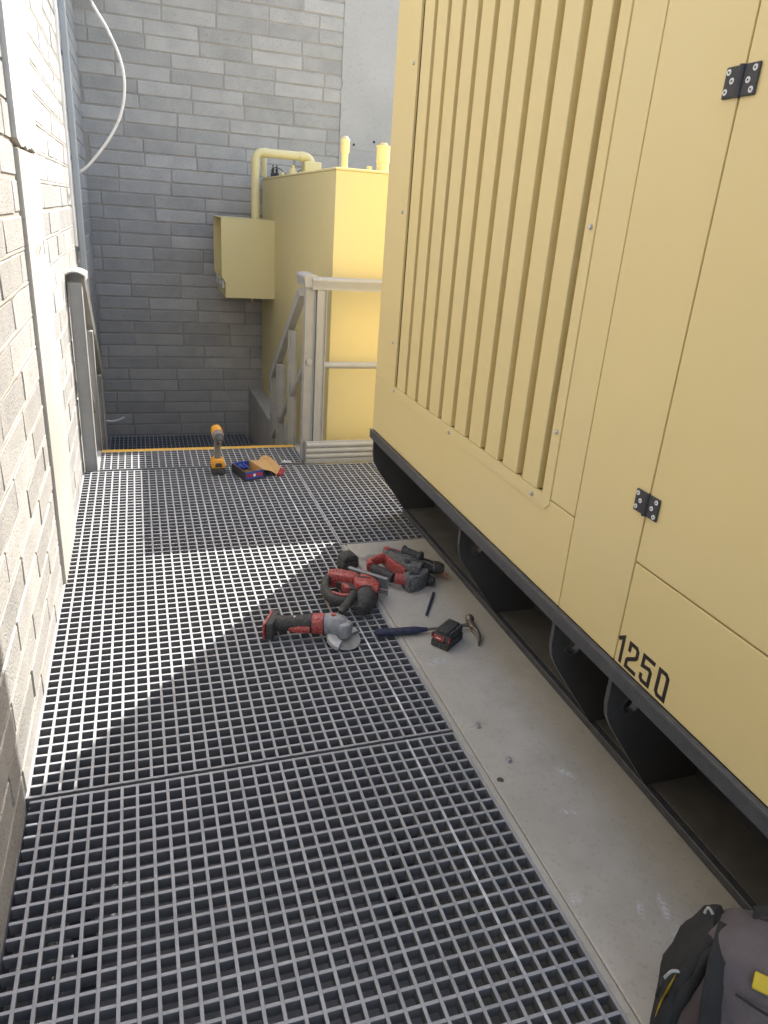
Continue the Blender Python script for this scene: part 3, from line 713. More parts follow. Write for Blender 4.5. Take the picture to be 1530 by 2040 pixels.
# --- cordless drill standing on its battery, chuck towards the viewer
dr = thing('cordless_drill', 'yellow and black cordless drill standing on its battery near the stair nosing', 'drill', (0.768, 2.545, 0))
def dm(b, name, mt, sm=35): return b.obj(name, mt, dr, sm)
dm(B().box(0.728, 0.808, 2.488, 2.600, 0.0012, 0.040, 0.007, 2), 'battery', 'black')
foot = dm(B().prism([(0.728, 0.0405), (0.808, 0.0405), (0.810, 0.060), (0.800, 0.082), (0.785, 0.092), (0.751, 0.092), (0.736, 0.082), (0.726, 0.060)], 'y', 2.492, 2.590, 0.004, 2), 'foot', 'dyellow')
B().prism([(0.750, 0.050), (0.786, 0.050), (0.789, 0.060), (0.784, 0.074), (0.752, 0.074), (0.747, 0.060)], 'y', 2.486, 2.4917, 0.001).obj('battery_latch', 'black', foot)
dm(B().loft([((0.768, 2.548, 0.090), .019, .027, (0, 1, 0)), ((0.768, 2.550, 0.130), .017, .024, (0, 1, 0)), ((0.768, 2.548, 0.175), .018, .024, (0, 1, 0)), ((0.768, 2.540, 0.212), .021, .030, (0, 1, 0))], 16, 2.6), 'handle', 'dgrey')
dm(B().box(0.761, 0.775, 2.508, 2.520, 0.178, 0.202, 0.003), 'trigger', 'black')
dm(B().loft([((0.768, 2.620, 0.245), .022, .024), ((0.768, 2.612, 0.245), .031, .034), ((0.768, 2.56, 0.245), .033, .036), ((0.768, 2.50, 0.245), .034, .037)], 18, 2.4), 'motor_housing', 'dyellow')
dm(B().loft([((0.768, 2.4995, 0.245), .033, .036), ((0.768, 2.465, 0.244), .031, .033), ((0.768, 2.448, 0.243), .029, .030)], 18), 'gear_collar', 'dgrey')
dm(B().loft([((0.768, 2.4475, 0.243), .024, .024), ((0.768, 2.425, 0.243), .024, .024), ((0.768, 2.402, 0.242), .020, .020), ((0.768, 2.386, 0.242), .011, .011)], 16), 'chuck', 'black')
dm(B().cyl((0.768, 2.3855, 0.242), (0.768, 2.350, 0.241), 0.0045), 'bit', 'steel')
# --- screw box of printed card, lid thrown open
bx = thing('cardboard_box', 'small open printed cardboard box, black outside and blue and red on its end', 'box', (0.935, 2.464, 0))
A, Bq, Cq, D = Vector((0.851, 2.531)), Vector((0.909, 2.347)), Vector((1.019, 2.391)), Vector((0.961, 2.575))
BH = 0.058
def wall(p, q, z0, z1, mt_out, name, inset=0.0):
    d = (q-p).normalized(); n = Vector((d.y, -d.x))
    b = B(); b.prism([tuple(p), tuple(q), tuple(q-n*0.0022), tuple(p-n*0.0022)], 'z', z0, z1); o = b.obj(name, mt_out, bx)
    b = B(); e = d*0.0026; b.prism([tuple(p+e-n*0.0024), tuple(q-e-n*0.0024), tuple(q-e-n*0.0042), tuple(p+e-n*0.0042)], 'z', z0+0.002, z1-0.0005); b.obj('liner', 'kraft' if mt_out != 'cblue' else 'cblue', o); return o
wall(A, Bq, 0.0012, BH, 'cblack', 'side')
wf = wall(Bq, Cq, 0.0012, BH, 'cblue', 'end')
wall(Cq, D, 0.0012, BH, 'cblack', 'side')
wl = wall(D, A, 0.0012, BH, 'cblue', 'end')
B().prism([tuple(A), tuple(Bq), tuple(Cq), tuple(D)], 'z', 0.0006, 0.0011).obj('base', 'kraft', bx)
B().prism([tuple(A+(D-A)*.06+(Bq-A)*.05), tuple(Bq+(Cq-Bq)*.06-(Bq-A)*.05), tuple(Cq-(Cq-Bq)*.06-(Bq-A)*.05), tuple(D-(D-A)*.06+(Bq-A)*.05)], 'z', 0.0016, 0.003).obj('inner_base', 'kraft', bx)
dE = (Cq-Bq).normalized(); nE = Vector((dE.y, -dE.x))
def on_end(a0, a1, z0, z1, mt, nm, off=0.0004):
    p, q = Bq+(Cq-Bq)*a0+nE*off, Bq+(Cq-Bq)*a1+nE*off
    B().prism([tuple(p), tuple(q), tuple(q+nE*0.0004), tuple(p+nE*0.0004)], 'z', z0, z1).obj(nm, mt, wf)
on_end(0.05, 0.98, 0.026, 0.044, 'cred', 'printed_band')
on_end(0.03, 0.98, 0.003, 0.014, 'cblack', 'printed_band')
pp_ = Bq+(Cq-Bq)*0.5+nE*0.0009
B().loft([((pp_.x, pp_.y, 0.034), .009, .009), ((pp_.x+nE.x*0.0005, pp_.y+nE.y*0.0005, 0.034), .009, .009)], 14).obj('printed_emblem', 'white', wf)
# the wadding of blue film inside
fb = B(); random.seed(3)
for i in range(7):
    c = A+(D-A)*(0.25+0.5*random.random())+(Bq-A)*(0.10+0.25*random.random())
    fb.loft([((c.x-0.018, c.y, 0.022+0.02*random.random()), .002, .002), ((c.x, c.y+0.006, 0.036+0.014*random.random()), .014, .009), ((c.x+0.018, c.y, 0.03), .002, .002)], 7)
fb.jitter(0.004, 60).obj('blue_wrap', 'cblue', bx)
lid = bmesh.new()
H0, H1 = Cq+(D-Cq)*0.02, D+(Cq-D)*0.02
ou = Vector((Cq-Bq)).normalized()
L1 = [(H0.x, H0.y, BH), (H1.x, H1.y, BH), (H1.x+ou.x*.06, H1.y+ou.y*.06, BH-.012), (H0.x+ou.x*.06, H0.y+ou.y*.06, BH-.022), (H1.x+ou.x*.115+.005, H1.y+ou.y*.115+.04, BH-.028), (H0.x+ou.x*.10, H0.y+ou.y*.10, 0.006)]
L2 = [(1.068, 2.700, 0.045), (1.108, 2.696, 0.036), (1.150, 2.525, 0.022), (1.090, 2.395, 0.004)]
V = [lid.verts.new(p) for p in L1+L2]
for f in ((0, 1, 2, 3), (3, 2, 4, 5)): lid.faces.new([V[i] for i in f])
lid.faces.new((V[2], V[6], V[7], V[4])); lid.faces.new((V[4], V[7], V[8])); lid.faces.new((V[4], V[8], V[9], V[5]))
bmesh.ops.recalc_face_normals(lid, faces=lid.faces[:])
ex = bmesh.ops.solidify(lid, geom=lid.faces[:], thickness=0.0018)
me = bpy.data.meshes.new('lid'); lid.to_mesh(me); lid.free(); lo = link(bpy.data.objects.new('lid', me), bx, 'kraft')
B().prism([(1.112, 2.415), (1.156, 2.512), (1.170, 2.500), (1.128, 2.408)], 'z', 0.003, 0.022, 0.001).obj('tuck_flap', 'cred', lo)
# scrap of film beside it
fs = B()
for i in range(5): fs.loft([((1.175+0.012*i, 2.655+0.008*(i % 2), 0.004), .002, .002), ((1.185+0.012*i, 2.662, 0.012+0.006*(i % 2)), .010, .005), ((1.196+0.012*i, 2.650, 0.004), .002, .002)], 6)
tag(fs.jitter(0.004, 70).obj('plastic_scrap', 'film'), 'crumpled scrap of clear white plastic behind the cardboard box', 'scrap')

# --- angle grinder lying with its disc down
gd = thing('angle_grinder', 'dusty red and black angle grinder with guard and disc lying on the grating', 'grinder', (0.92, 0.62, 0))
R0, H0_ = Vector((0.792, 0.672, 0.046)), Vector((1.036, 0.580, 0.062)); ax = (H0_-R0).normalized(); sd2 = Vector((ax.y, -ax.x, 0)).normalized()
def gp(t, s=0.0, z=0.0): return R0+ax*t+sd2*s+Vector((0, 0, z))
foot = B().box(-0.022, 0.008, -0.058, 0.050, 0.003, 0.075, 0.008, 3, Matrix.Translation((R0.x, R0.y, 0)) @ ang(math.atan2(ax.y, ax.x)-0.10)).obj('battery_mount', 'black', gd, 40)
B().box(-0.032, -0.0225, -0.060, 0.052, 0.006, 0.070, 0.003, 2, Matrix.Translation((R0.x, R0.y, 0)) @ ang(math.atan2(ax.y, ax.x)-0.10)).obj('red_shoe', 'red', foot, 40)
B().loft([(gp(0.006), .030, .032), (gp(0.03), .027, .029), (gp(0.07, 0, 0.002), .027, .029), (gp(0.11, 0, 0.004), .030, .032), (gp(0.145, 0, 0.004), .034, .035)], 16, 2.5).obj('grip', 'black', gd, 45)
B().loft([(gp(0.1455, 0, 0.004), .0355, .036), (gp(0.17, 0, 0.004), .0375, .038), (gp(0.192, 0, 0.003), .037, .038)], 16, 2.6).obj('motor_collar', 'red', gd, 45)
B().loft([(gp(0.06, 0.018, -0.012), .010, .014), (gp(0.10, 0.026, -0.010), .012, .016), (gp(0.14, 0.030, -0.006), .010, .015)], 10).obj('paddle_switch', 'red', gd, 45)
B().loft([(gp(0.1925, 0, 0.003), .036, .039), (gp(0.215, 0, 0.004), .040, .040), (gp(0.245, 0.004, 0.004), .040, .037), (gp(0.268, 0.004, 0.002), .034, .030), (gp(0.282, 0.004, 0), .020, .018)], 18, 2.6).obj('gear_head', 'alu', gd, 45)
DC = Vector((1.036, 0.552, 0.0))
B().loft([((DC.x, DC.y-0.004, 0.026), .024, .024), ((DC.x, DC.y+0.006, 0.050), .030, .030), ((DC.x, DC.y+0.010, 0.070), .034, .034), ((DC.x, DC.y+0.012, 0.082), .030, .030), ((DC.x, DC.y+0.012, 0.088), .018, .018)], 18).obj('spindle_neck', 'alu', gd, 45)
tl = Matrix.Translation((DC.x, DC.y, 0.021)) @ Matrix.Rotation(0.24, 4, 'X') @ Matrix.Rotation(0.06, 4, 'Y')
b = B(); b.loft([((0, 0, -0.0012), .0620, .0620), ((0, 0, 0.0012), .0620, .0620)], 40); b.bm.transform(tl); b.obj('cutting_disc', 'disc', gd, 40)
b = B(); b.loft([((0, 0, -0.003), .012, .012), ((0, 0, -0.0013), .012, .012)], 16); b.bm.transform(tl); b.obj('disc_nut', 'steel', gd, 40)
gbm = bmesh.new(); n = 22; prev = None   # guard: half cup of sheet steel
for i in range(n+1):
    th = math.radians(20+215*i/n); c, s = math.cos(th), math.sin(th)
    ring = [gbm.verts.new(tl @ Vector((c*r, s*r, z))) for r, z in ((0.030, 0.014), (0.060, 0.014), (0.067, 0.009), (0.068, -0.006))]
    if prev:
        for k in range(3): gbm.faces.new((prev[k], ring[k], ring[k+1], prev[k+1]))
    prev = ring
bmesh.ops.recalc_face_normals(gbm, faces=gbm.faces[:]); bmesh.ops.solidify(gbm, geom=gbm.faces[:], thickness=0.0018)
me = bpy.data.meshes.new('guard'); gbm.to_mesh(me); gbm.free()
for p in me.polygons: p.use_smooth = True
me.set_sharp_from_angle(angle=math.radians(50)); link(bpy.data.objects.new('guard', me), gd, 'guard')
hd = B().loft([((1.046, 0.648, 0.074), .011, .011), ((1.062, 0.670, 0.078), .013, .013), ((1.066, 0.675, 0.079), .019, .019), ((1.072, 0.683, 0.080), .019, .019), ((1.076, 0.688, 0.081), .0155, .0155), ((1.100, 0.720, 0.088), .0165, .0165), ((1.124, 0.752, 0.094), .0175, .0175), ((1.131, 0.761, 0.096), .012, .012)], 14).obj('side_handle', 'black', gd, 45)
for t in (0.075, 0.115):
    p = gp(t, 0.004, 0.034); B().loft([((p.x, p.y, p.z-0.006), .004, .004), ((p.x, p.y, p.z+0.0005), .0035, .0035)], 8).obj('housing_screw', 'zinc', gd)

# --- jigsaw on its side, shoe standing on edge
js = thing('jigsaw', 'red and black jigsaw lying on its side with its metal shoe on edge', 'jigsaw', (1.15, 0.85, 0))
def puff(pts, z0, z1, bev, name, mt, parent): return B().prism(pts, 'z', z0, z1, bev*0.55, 2).obj(name, mt, parent, 40)
puff([(1.082, 0.998), (1.130, 0.994), (1.190, 0.948), (1.200, 0.920), (1.160, 0.905), (1.120, 0.930), (1.066, 0.955)], 0.022, 0.088, 0.010, 'motor_housing', 'red', js)
puff([(1.203, 0.935), (1.246, 0.898), (1.262, 0.830), (1.235, 0.778), (1.190, 0.800), (1.160, 0.850), (1.164, 0.902), (1.202, 0.917)], 0.016, 0.092, 0.014, 'gear_housing', 'red', js)
B().loft([((1.088, 0.985, 0.058), .016, .024), ((1.056, 0.945, 0.056), .018, .024), ((1.036, 0.880, 0.054), .019, .023), ((1.040, 0.825, 0.052), .020, .022), ((1.066, 0.785, 0.050), .021, .022), ((1.110, 0.772, 0.050), .021, .022), ((1.158, 0.795, 0.050), .022, .022)], 14, 2.5).obj('grip', 'black', js, 50)
B().loft([((1.052, 0.818, 0.076), .006, .003), ((1.080, 0.790, 0.0755), .009, .003), ((1.120, 0.780, 0.075), .010, .003), ((1.142, 0.790, 0.074), .006, .003)], 10).obj('grip_inlay', 'red', js, 50)
puff([(1.112, 0.900), (1.135, 0.885), (1.140, 0.850), (1.118, 0.855)], 0.030, 0.070, 0.005, 'trigger', 'red', js)
puff([(1.098, 0.925), (1.160, 0.893), (1.163, 0.842), (1.138, 0.850), (1.138, 0.880), (1.104, 0.905)], 0.032, 0.066, 0.006, 'switch_block', 'black', js)
B().loft([((1.222, 0.836, 0.050), .034, .036), ((1.196, 0.798, 0.049), .044, .043), ((1.172, 0.758, 0.047), .044, .042), ((1.150, 0.722, 0.044), .036, .036), ((1.138, 0.702, 0.042), .018, .020)], 18, 2.4).obj('battery_boot', 'black', js, 50)
a0, a1 = Vector((1.170, 0.998)), Vector((1.306, 0.862)); dd = (a1-a0).normalized(); nn = Vector((-dd.y, dd.x))
if nn.y < 0: nn = -nn
def slab(p, q, th, z0, z1, name, mt, parent, bev=0.001): return B().prism([tuple(p), tuple(q), tuple(q+nn*th), tuple(p+nn*th)], 'z', z0, z1, bev, 1).obj(name, mt, parent)
sh = slab(a0+nn*0.010, a1+nn*0.010, 0.004, 0.002, 0.086, 'shoe', 'alu', js)
slab(a0-nn*0.010, a1-nn*0.012, 0.020, 0.0862, 0.0895, 'shoe_flange', 'alu', sh)
slab(a0-nn*0.030-dd*0.012, a0+dd*0.075-nn*0.030, 0.014, 0.052, 0.070, 'shoe_clamp', 'alu', js)
slab(a0+dd*0.05+nn*0.0145, a0+dd*0.085+nn*0.0145, 0.002, 0.060, 0.087, 'shoe_sticker', 'red', sh, 0.0003)
slab(a0+dd*0.09-nn*0.026, a0+dd*0.165-nn*0.026, 0.012, 0.040, 0.062, 'roller_guide', 'steel', js)
B().cyl((1.262, 0.850, 0.05), (1.296, 0.826, 0.05), 0.005).obj('blade_holder', 'steel', js, 50)

# --- rotary hammer on its side
rh = thing('rotary_hammer', 'dusty grey and red rotary hammer drill lying on the concrete slab', 'hammer drill', (1.45, 1.02, 0))
puff([(1.372, 1.150), (1.425, 1.152), (1.470, 1.085), (1.520, 1.058), (1.520, 0.985), (1.478, 0.930), (1.440, 0.950), (1.415, 1.010), (1.392, 1.080)], 0.006, 0.092, 0.016, 'motor_housing', 'dusty', rh)
puff([(1.395, 0.930), (1.436, 0.945), (1.474, 0.925), (1.500, 0.960), (1.528, 0.950), (1.515, 0.915), (1.462, 0.880), (1.408, 0.872)], 0.004, 0.076, 0.014, 'crank_housing', 'dusty', rh)
B().loft([((1.516, 1.020, 0.050), .040, .042), ((1.545, 1.012, 0.050), .034, .036), ((1.572, 1.000, 0.049), .027, .028)], 18).obj('gear_nose', 'black', rh, 45)
B().loft([((1.5725, 0.9998, 0.049), .030, .030), ((1.592, 0.993, 0.048), .031, .031), ((1.604, 0.989, 0.048), .026, .026), ((1.618, 0.984, 0.047), .020, .020), ((1.621, 0.983, 0.047), .009, .009)], 18).obj('chuck', 'black', rh, 45)
B().loft([((1.298, 1.045, 0.045), .020, .023), ((1.318, 1.012, 0.044), .023, .025), ((1.340, 0.975, 0.044), .023, .025), ((1.362, 0.940, 0.045), .021, .023)], 14, 2.5).obj('grip', 'black', rh, 45)
B().loft([((1.292, 1.058, 0.046), .018, .024), ((1.296, 1.090, 0.048), .016, .024), ((1.326, 1.110, 0.050), .014, .022), ((1.375, 1.128, 0.052), .018, .024)], 12, 2.8).obj('handle_bow', 'red', rh, 45)
B().loft([((1.366, 0.936, 0.046), .020, .023), ((1.388, 0.925, 0.046), .020, .024), ((1.410, 0.918, 0.045), .018, .024)], 12, 2.8).obj('handle_bow', 'red', rh, 45)
puff([(1.376, 1.110), (1.388, 1.106), (1.408, 1.030), (1.428, 0.965), (1.418, 0.955), (1.398, 1.000), (1.380, 1.070)], 0.020, 0.074, 0.005, 'red_trim', 'red', rh)
puff([(1.378, 1.152), (1.408, 1.154), (1.410, 1.130), (1.384, 1.124)], 0.040, 0.098, 0.006, 'red_button', 'red', rh)
puff([(1.440, 1.100), (1.475, 1.080), (1.500, 1.040), (1.470, 1.030), (1.440, 1.060)], 0.0925, 0.0965, 0.0015, 'name_plate', 'dusty', rh)
b = B().loft([((1.452, 1.085, 0.108), .022, .022), ((1.457, 1.080, 0.108), .022, .022), ((1.460, 1.076, 0.107), .0165, .0165), ((1.505, 1.030, 0.100), .0165, .0165), ((1.508, 1.027, 0.0995), .024, .024), ((1.516, 1.018, 0.098), .024, .024), ((1.522, 1.012, 0.097), .012, .012)], 16); b.obj('side_handle', 'black', rh, 45)
B().loft([((1.520, 0.972, 0.034), .018, .018), ((1.530, 0.935, 0.026), .019, .019), ((1.535, 0.915, 0.023), .021, .021), ((1.538, 0.905, 0.022), .012, .012)], 14).obj('mode_knob', 'black', rh, 45)
B().cyl((1.44, 0.99, 0.0935), (1.44, 0.99, 0.100), 0.014).obj('mode_dial', 'black', rh, 45)
B().tube([(1.470, 0.965, 0.088), (1.52, 0.99, 0.090), (1.56, 0.965, 0.075)], 0.004, 8, 4).obj('depth_rod', 'steel', rh, 50)

# --- claw hammer
hm = thing('claw_hammer', 'claw hammer with dark blue grip and rusty head lying behind the battery pack', 'hammer', (1.36, 0.555, 0))
B().loft([((1.164, 0.566, 0.020), .012, .010), ((1.172, 0.5655, 0.020), .0175, .0145), ((1.25, 0.561, 0.018), .0165, .0135), ((1.33, 0.556, 0.017), .0165, .0135), ((1.352, 0.555, 0.017), .012, .010), ((1.375, 0.554, 0.017), .009, .007)], 14, 2.4).obj('grip', 'navy', hm, 45)
B().loft([((1.374, 0.554, 0.017), .0065, .005), ((1.45, 0.551, 0.018), .006, .005), ((1.50, 0.550, 0.019), .007, .006), ((1.548, 0.546, 0.021), .010, .008)], 12).obj('shaft', 'steel', hm, 45)
B().loft([((1.577, 0.600, 0.020), .0165, .0165), ((1.5755, 0.594, 0.020), .018, .018), ((1.573, 0.584, 0.020), .018, .018), ((1.570, 0.576, 0.020), .012, .012), ((1.565, 0.560, 0.020), .013, .012), ((1.561, 0.540, 0.021), .014, .013), ((1.561, 0.520, 0.021), .0135, .010)], 16).obj('head', 'steel', hm, 45)
for s in (-1, 1):
    B().loft([((1.561, 0.522, 0.021+s*0.006), .010, .005), ((1.562, 0.490, 0.019+s*0.008), .009, .005), ((1.555, 0.455, 0.016+s*0.009), .007, .0045), ((1.538, 0.420, 0.014+s*0.009), .003, .003)], 10).obj('claw', 'steel', hm, 45)

# --- battery pack, red and black
bt = thing('battery_pack', 'black and red battery pack standing on the concrete beside the hammer', 'battery', (1.43, 0.48, 0))
ax1 = Vector((1.501-1.403, 0.486-0.410)); ax2 = Vector((1.358-1.403, 0.472-0.410)); O = Vector((1.403, 0.410))
Mb = Matrix(((ax1.normalized().x, ax2.normalized().x, 0, O.x), (ax1.normalized().y, ax2.normalized().y, 0, O.y), (0, 0, 1, 0), (0, 0, 0, 1)))
la, lb = ax1.length, ax2.length
def bb(x0, x1, y0, y1, z0, z1, bev, name, mt, par=bt): return B().box(x0, x1, y0, y1, z0, z1, bev, 2, Mb).obj(name, mt, par, 40)
bb(0, la, 0, lb, 0.0, 0.030, 0.005, 'lower_shell', 'black')
case = bb(0.003, la-0.003, 0.003, lb-0.003, 0.0302, 0.058, 0.006, 'upper_shell', 'black')
bb(0.012, la-0.010, 0.014, lb-0.014, 0.0582, 0.072, 0.005, 'terminal_block', 'black')
for y in (0.008, lb-0.011): bb(0.020, la-0.006, y, y+0.004, 0.0582, 0.066, 0.001, 'slide_rail', 'dusty', case)
bb(-0.0012, 0.0026, 0.022, lb-0.012, 0.034, 0.054, 0.0004, 'label', 'red', case)
bb(-0.0020, -0.0014, 0.034, lb-0.024, 0.042, 0.046, 0.0001, 'label_mark', 'white', case)
bb(0.002, 0.014, -0.0008, 0.0026, 0.034, 0.056, 0.0004, 'release_button', 'red', case)
bb(0.002, 0.014, lb-0.0026, lb+0.0008, 0.034, 0.056, 0.0004, 'release_button', 'red', case)
# --- black battery at the corner of the slab
b2 = thing('battery_pack', 'all black battery pack at the far corner of the concrete slab', 'battery', (1.218, 1.165, 0))
Mk = Matrix.Translation((1.217, 1.170, 0)) @ ang(0.20)
def kb_(x0, x1, y0, y1, z0, z1, bev, name, mt='black', par=b2): return B().box(x0, x1, y0, y1, z0, z1, bev, 3, Mk).obj(name, mt, par, 45)
kb_(-0.043, 0.043, -0.035, 0.035, 0.001, 0.040, 0.010, 'lower_shell')
ts = B().prism([(-0.041, 0.0402), (0.041, 0.0402), (0.038, 0.056), (0.022, 0.070), (-0.022, 0.070), (-0.038, 0.056)], 'y', -0.033, 0.033, 0.006, 2)
ts.bm.transform(Mk); ts = ts.obj('upper_shell', 'black', b2, 45)
for x in (-0.014, 0.010): kb_(x, x+0.009, -0.020, 0.012, 0.0701, 0.0725, 0.0006, 'terminal_slot', 'hinge', ts)

# --- marker pen
pn = thing('marker_pen', 'slim dark blue marker pen lying on the concrete slab', 'pen', (1.466, 0.757, 0))
p0, p1 = Vector((1.520, 0.849, 0.0065)), Vector((1.418, 0.674, 0.0065)); d = (p1-p0)
B().loft([(p0, .005, .005), (p0+d*0.02, .0062, .0062), (p0+d*0.30, .0062, .0062)], 12).obj('cap', 'black', pn, 45)
B().loft([(p0+d*0.302, .0058, .0058), (p0+d*0.97, .0056, .0056), (p1, .004, .004)], 12).obj('barrel', 'navy', pn, 45)
B().box(-0.002, 0.002, -0.03, 0.03, 0.0128, 0.0142, 0.0004, 1, Matrix.Translation((p0+d*0.18)*1.0-Vector((0, 0, 0.0065))) @ ang(math.atan2(d.y, d.x)-math.pi/2)).obj('pocket_clip', 'black', pn)
# --- anchor studs set in the slab
for (x, y, lab) in ((1.334, -0.013, 'small zinc anchor stud set in the concrete slab, farther of the two'), (1.361, -0.182, 'small zinc anchor stud set in the concrete slab, nearer of the two')):
    an = thing('anchor_stud', lab, 'anchor', (x, y, 0), 'anchor studs in the slab')
    B().plate(circle(x, y, 0.0120, 18), circle(x, y, 0.0050, 12), 'z', -0.0014, 0.0014).obj('washer', 'zinc', an)
    B().plate(circle(x, y, 0.0088, 6), circle(x, y, 0.0050, 12), 'z', 0.0015, 0.0085).obj('nut', 'zinc', an)
    B().cyl((x, y, -0.001), (x, y, 0.014), 0.0047, None, 12).obj('stud', 'zinc', an, 40)

# --- backpack at the lower right corner
bp = thing('backpack', 'worn dark grey backpack with yellow piping standing at the skid in the corner', 'backpack', (1.43, -1.14, 0))
def bc(z): return Vector((1.425-0.03*z, -1.105+0.03*z, z))
BR = math.radians(-46); RB = ang(BR)
def bw(x, y, z): return bc(z)+RB @ Vector((x, y, 0))
def bring(z, rx, ry, ox=0.0, oy=0.0):
    return (bw(ox, oy, z), rx, ry, RB @ Vector((0, 1, 0)))
def bloft(rings, n, e, amp, sc, seed, name, mt, cuts=1):
    b = B(); b.loft(rings, n, e)
    if cuts: bmesh.ops.subdivide_edges(b.bm, edges=b.bm.edges[:], cuts=cuts, use_grid_fill=True)
    b.jitter(amp, sc, seed).jitter(amp*0.4, sc*3.1, seed+4)
    for v in b.bm.verts: v.co.z = max(v.co.z, 0.0008)
    return b.obj(name, mt, bp, 70)
bloft([bring(0.001, .150, .100), bring(0.015, .166, .112), bring(0.08, .176, .122), bring(0.16, .174, .122), bring(0.23, .164, .114), bring(0.285, .148, .098, 0.0, .006), bring(0.325, .128, .076, 0.0, .012), bring(0.350, .100, .048, 0, .018), bring(0.360, .055, .020, 0, .02)], 44, 3.6, .016, 11, 2, 'main_bag', 'bag')
bloft([bring(0.006, .020, .080, -.160, .0), bring(0.06, .030, .100, -.166, .0), bring(0.14, .030, .104, -.164, .0), bring(0.22, .026, .096, -.154, .004), bring(0.285, .020, .074, -.136, .01), bring(0.322, .010, .045, -.118, .015)], 30, 2.6, .010, 15, 3, 'side_panel', 'bagd')
bloft([bring(0.010, .105, .024, .05, -.112), bring(0.07, .116, .036, .05, -.118), bring(0.13, .112, .036, .05, -.116), bring(0.180, .098, .022, .05, -.106), bring(0.200, .06, .008, .05, -.10)], 30, 3.0, .010, 17, 8, 'front_pocket', 'bag')
bloft([(bw(-.105, .0, .338), .016, .004, (0, 0, 1)), (bw(-.115, -.06, .315), .018, .004, (-.3, -.5, 1)), (bw(-.112, -.112, .26), .020, .004, (-.3, -1, .4)), (bw(-.100, -.134, .18), .021, .004, (-.3, -1, 0)), (bw(-.075, -.142, .10), .021, .004, (-.3, -1, 0)), (bw(-.05, -.150, .02), .021, .004, (-.3, -1, 0))], 12, 3.0, .006, 16, 6, 'shoulder_strap', 'bagd', 0)
bloft([(bw(-.130, -.03, .322), .010, .003, (-1, 0, .6)), (bw(-.160, -.07, .26), .011, .003, (-1, -.6, .2)), (bw(-.176, -.098, .17), .011, .003, (-1, -.8, 0)), (bw(-.170, -.115, .06), .011, .003, (-1, -.8, 0)), (bw(-.160, -.115, .01), .011, .003, (-1, -.8, 0))], 10, 3.0, .004, 18, 9, 'compression_strap', 'bagd', 0)
b = B(); b.tube([bw(-.172, -.072, .245), bw(-.186, -.074, .17), bw(-.188, -.074, .09), bw(-.180, -.07, .01)], 0.0030, 8, 5); b.obj('yellow_piping', 'bagy', bp, 60)
b = B(); b.tube([bw(-.08, -.098, .295), bw(-.02, -.106, .290), bw(.05, -.106, .290), bw(.12, -.095, .293)], 0.0024, 8, 5); b.obj('zip_line', 'bagd', bp, 60)
b = B(); b.box(-.0145, .0145, -.004, .004, -.0145, .0145, .0039, 4); b.bm.transform(Matrix.Translation(bw(-.044, -.082, .328)) @ RB @ Matrix.Rotation(-0.75, 4, 'X')); b.obj('yellow_tag', 'bagy', bp, 40)
b = B(); b.loft([(bw(-.065, .02, .345), .012, .003), (bw(-.065, .03, .368), .012, .003), (bw(-.035, .036, .385), .012, .003), (bw(.03, .036, .388), .012, .003), (bw(.065, .03, .372), .012, .003), (bw(.07, .02, .345), .012, .003)], 10, 3); b.obj('top_handle', 'bagd', bp, 60)
b = B(); b.box(-.003, .003, -.010, .010, -.028, .028, .0026, 2); b.bm.transform(Matrix.Translation(bw(-.196, -.080, .205)) @ RB @ Matrix.Rotation(0.30, 4, 'X')); b.obj('zip_pull', 'bagd', bp, 40)
b = B(); b.tube([bw(-.165, -.070, .255), bw(-.182, -.075, .252), bw(-.192, -.078, .230)], 0.003, 8, 4); b.obj('zip_slider', 'gal', bp, 60)
b = B(); b.tube([bw(-.132, .03, .318), bw(-.142, .035, .324), bw(-.146, .03, .312)], 0.003, 8, 4); b.obj('buckle', 'gal', bp, 60)
def slots(parent, p, q, wdt, n, z, th=0.0012, lng=0.012):
    p, q = Vector(p), Vector(q); d = (q-p).normalized(); nrm = Vector((-d.y, d.x))
    for i in range(n):
        c = p+(q-p)*(i+0.5)/n
        m = Matrix.Translation((c.x, c.y, z)) @ ang(math.atan2(nrm.y, nrm.x))
        B().box(-lng/2, lng/2, -wdt/2, wdt/2, -0.001, th, 0.0004, 1, m).obj('vent_slot', 'hinge', parent)
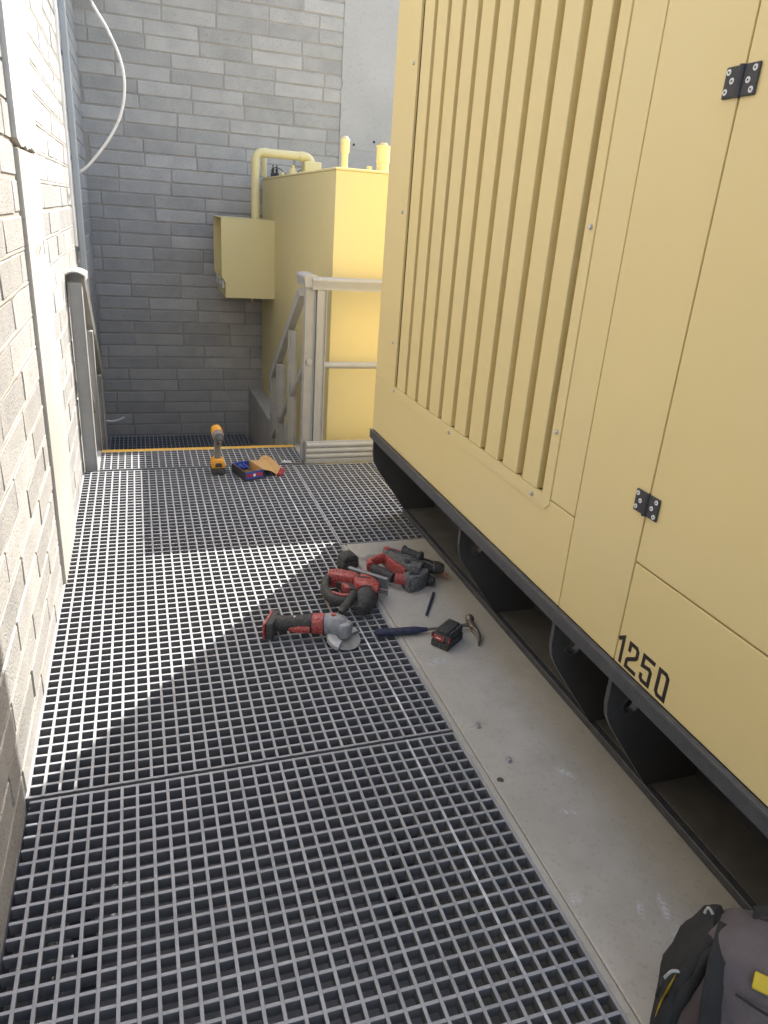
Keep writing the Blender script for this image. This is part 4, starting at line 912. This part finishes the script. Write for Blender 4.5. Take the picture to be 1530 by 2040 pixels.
jm = next(o for o in js.children if o.name.startswith('motor_housing'))
slots(jm, (1.092, 0.975), (1.150, 0.950), 0.003, 5, 0.0885, lng=0.018)
rm = next(o for o in rh.children if o.name.startswith('motor_housing'))
slots(rm, (1.398, 1.135), (1.440, 1.080), 0.0035, 6, 0.0925, lng=0.026)
slots(rm, (1.462, 1.020), (1.495, 0.985), 0.0035, 4, 0.0925, lng=0.024)
B().loft([(gp(0.1380, 0, 0.004), .0365, .0375), (gp(0.1415, 0, 0.004), .0370, .0380)], 16, 2.6).obj('collar_seam', 'hinge', gd, 40)
B().loft([(gp(0.1885, 0, 0.003), .0385, .0398), (gp(0.1925, 0, 0.003), .0385, .0398)], 16, 2.6).obj('flange_seam', 'hinge', gd, 40)
p_ = gp(0.222, 0.0, 0.044)
B().loft([((p_.x, p_.y, p_.z-0.006), .010, .010), ((p_.x, p_.y, p_.z+0.004), .009, .009)], 14).obj('spindle_lock', 'red', gd, 40)
for s2 in (-1, 1):
    p_ = gp(0.232, s2*0.024, 0.032)
    B().loft([((p_.x, p_.y, p_.z-0.004), .0042, .0042), ((p_.x, p_.y, p_.z+0.0035), .0040, .0040)], 8).obj('gear_screw', 'hinge', gd)
puff([(1.176, 0.912), (1.226, 0.884), (1.232, 0.868), (1.182, 0.894)], 0.0925, 0.0938, 0.0005, 'name_plate', 'hinge', js)
B().loft([((1.205, 0.812, 0.050), .0455, .0450), ((1.199, 0.803, 0.050), .0465, .0460)], 18, 2.4).obj('boot_seam', 'hinge', js, 40)
B().loft([((1.5715, 1.0002, 0.049), .0315, .0315), ((1.5760, 0.9986, 0.049), .0315, .0315)], 18).obj('chuck_collar', 'steel', rh, 40)
puff([(1.424, 0.925), (1.470, 0.908), (1.462, 0.892), (1.420, 0.902)], 0.0765, 0.0778, 0.0005, 'rating_plate', 'hinge', rh)
puff([(1.430, 1.135), (1.452, 1.100), (1.444, 1.095), (1.422, 1.130)], 0.0925, 0.0937, 0.0005, 'red_stripe', 'red', rh)
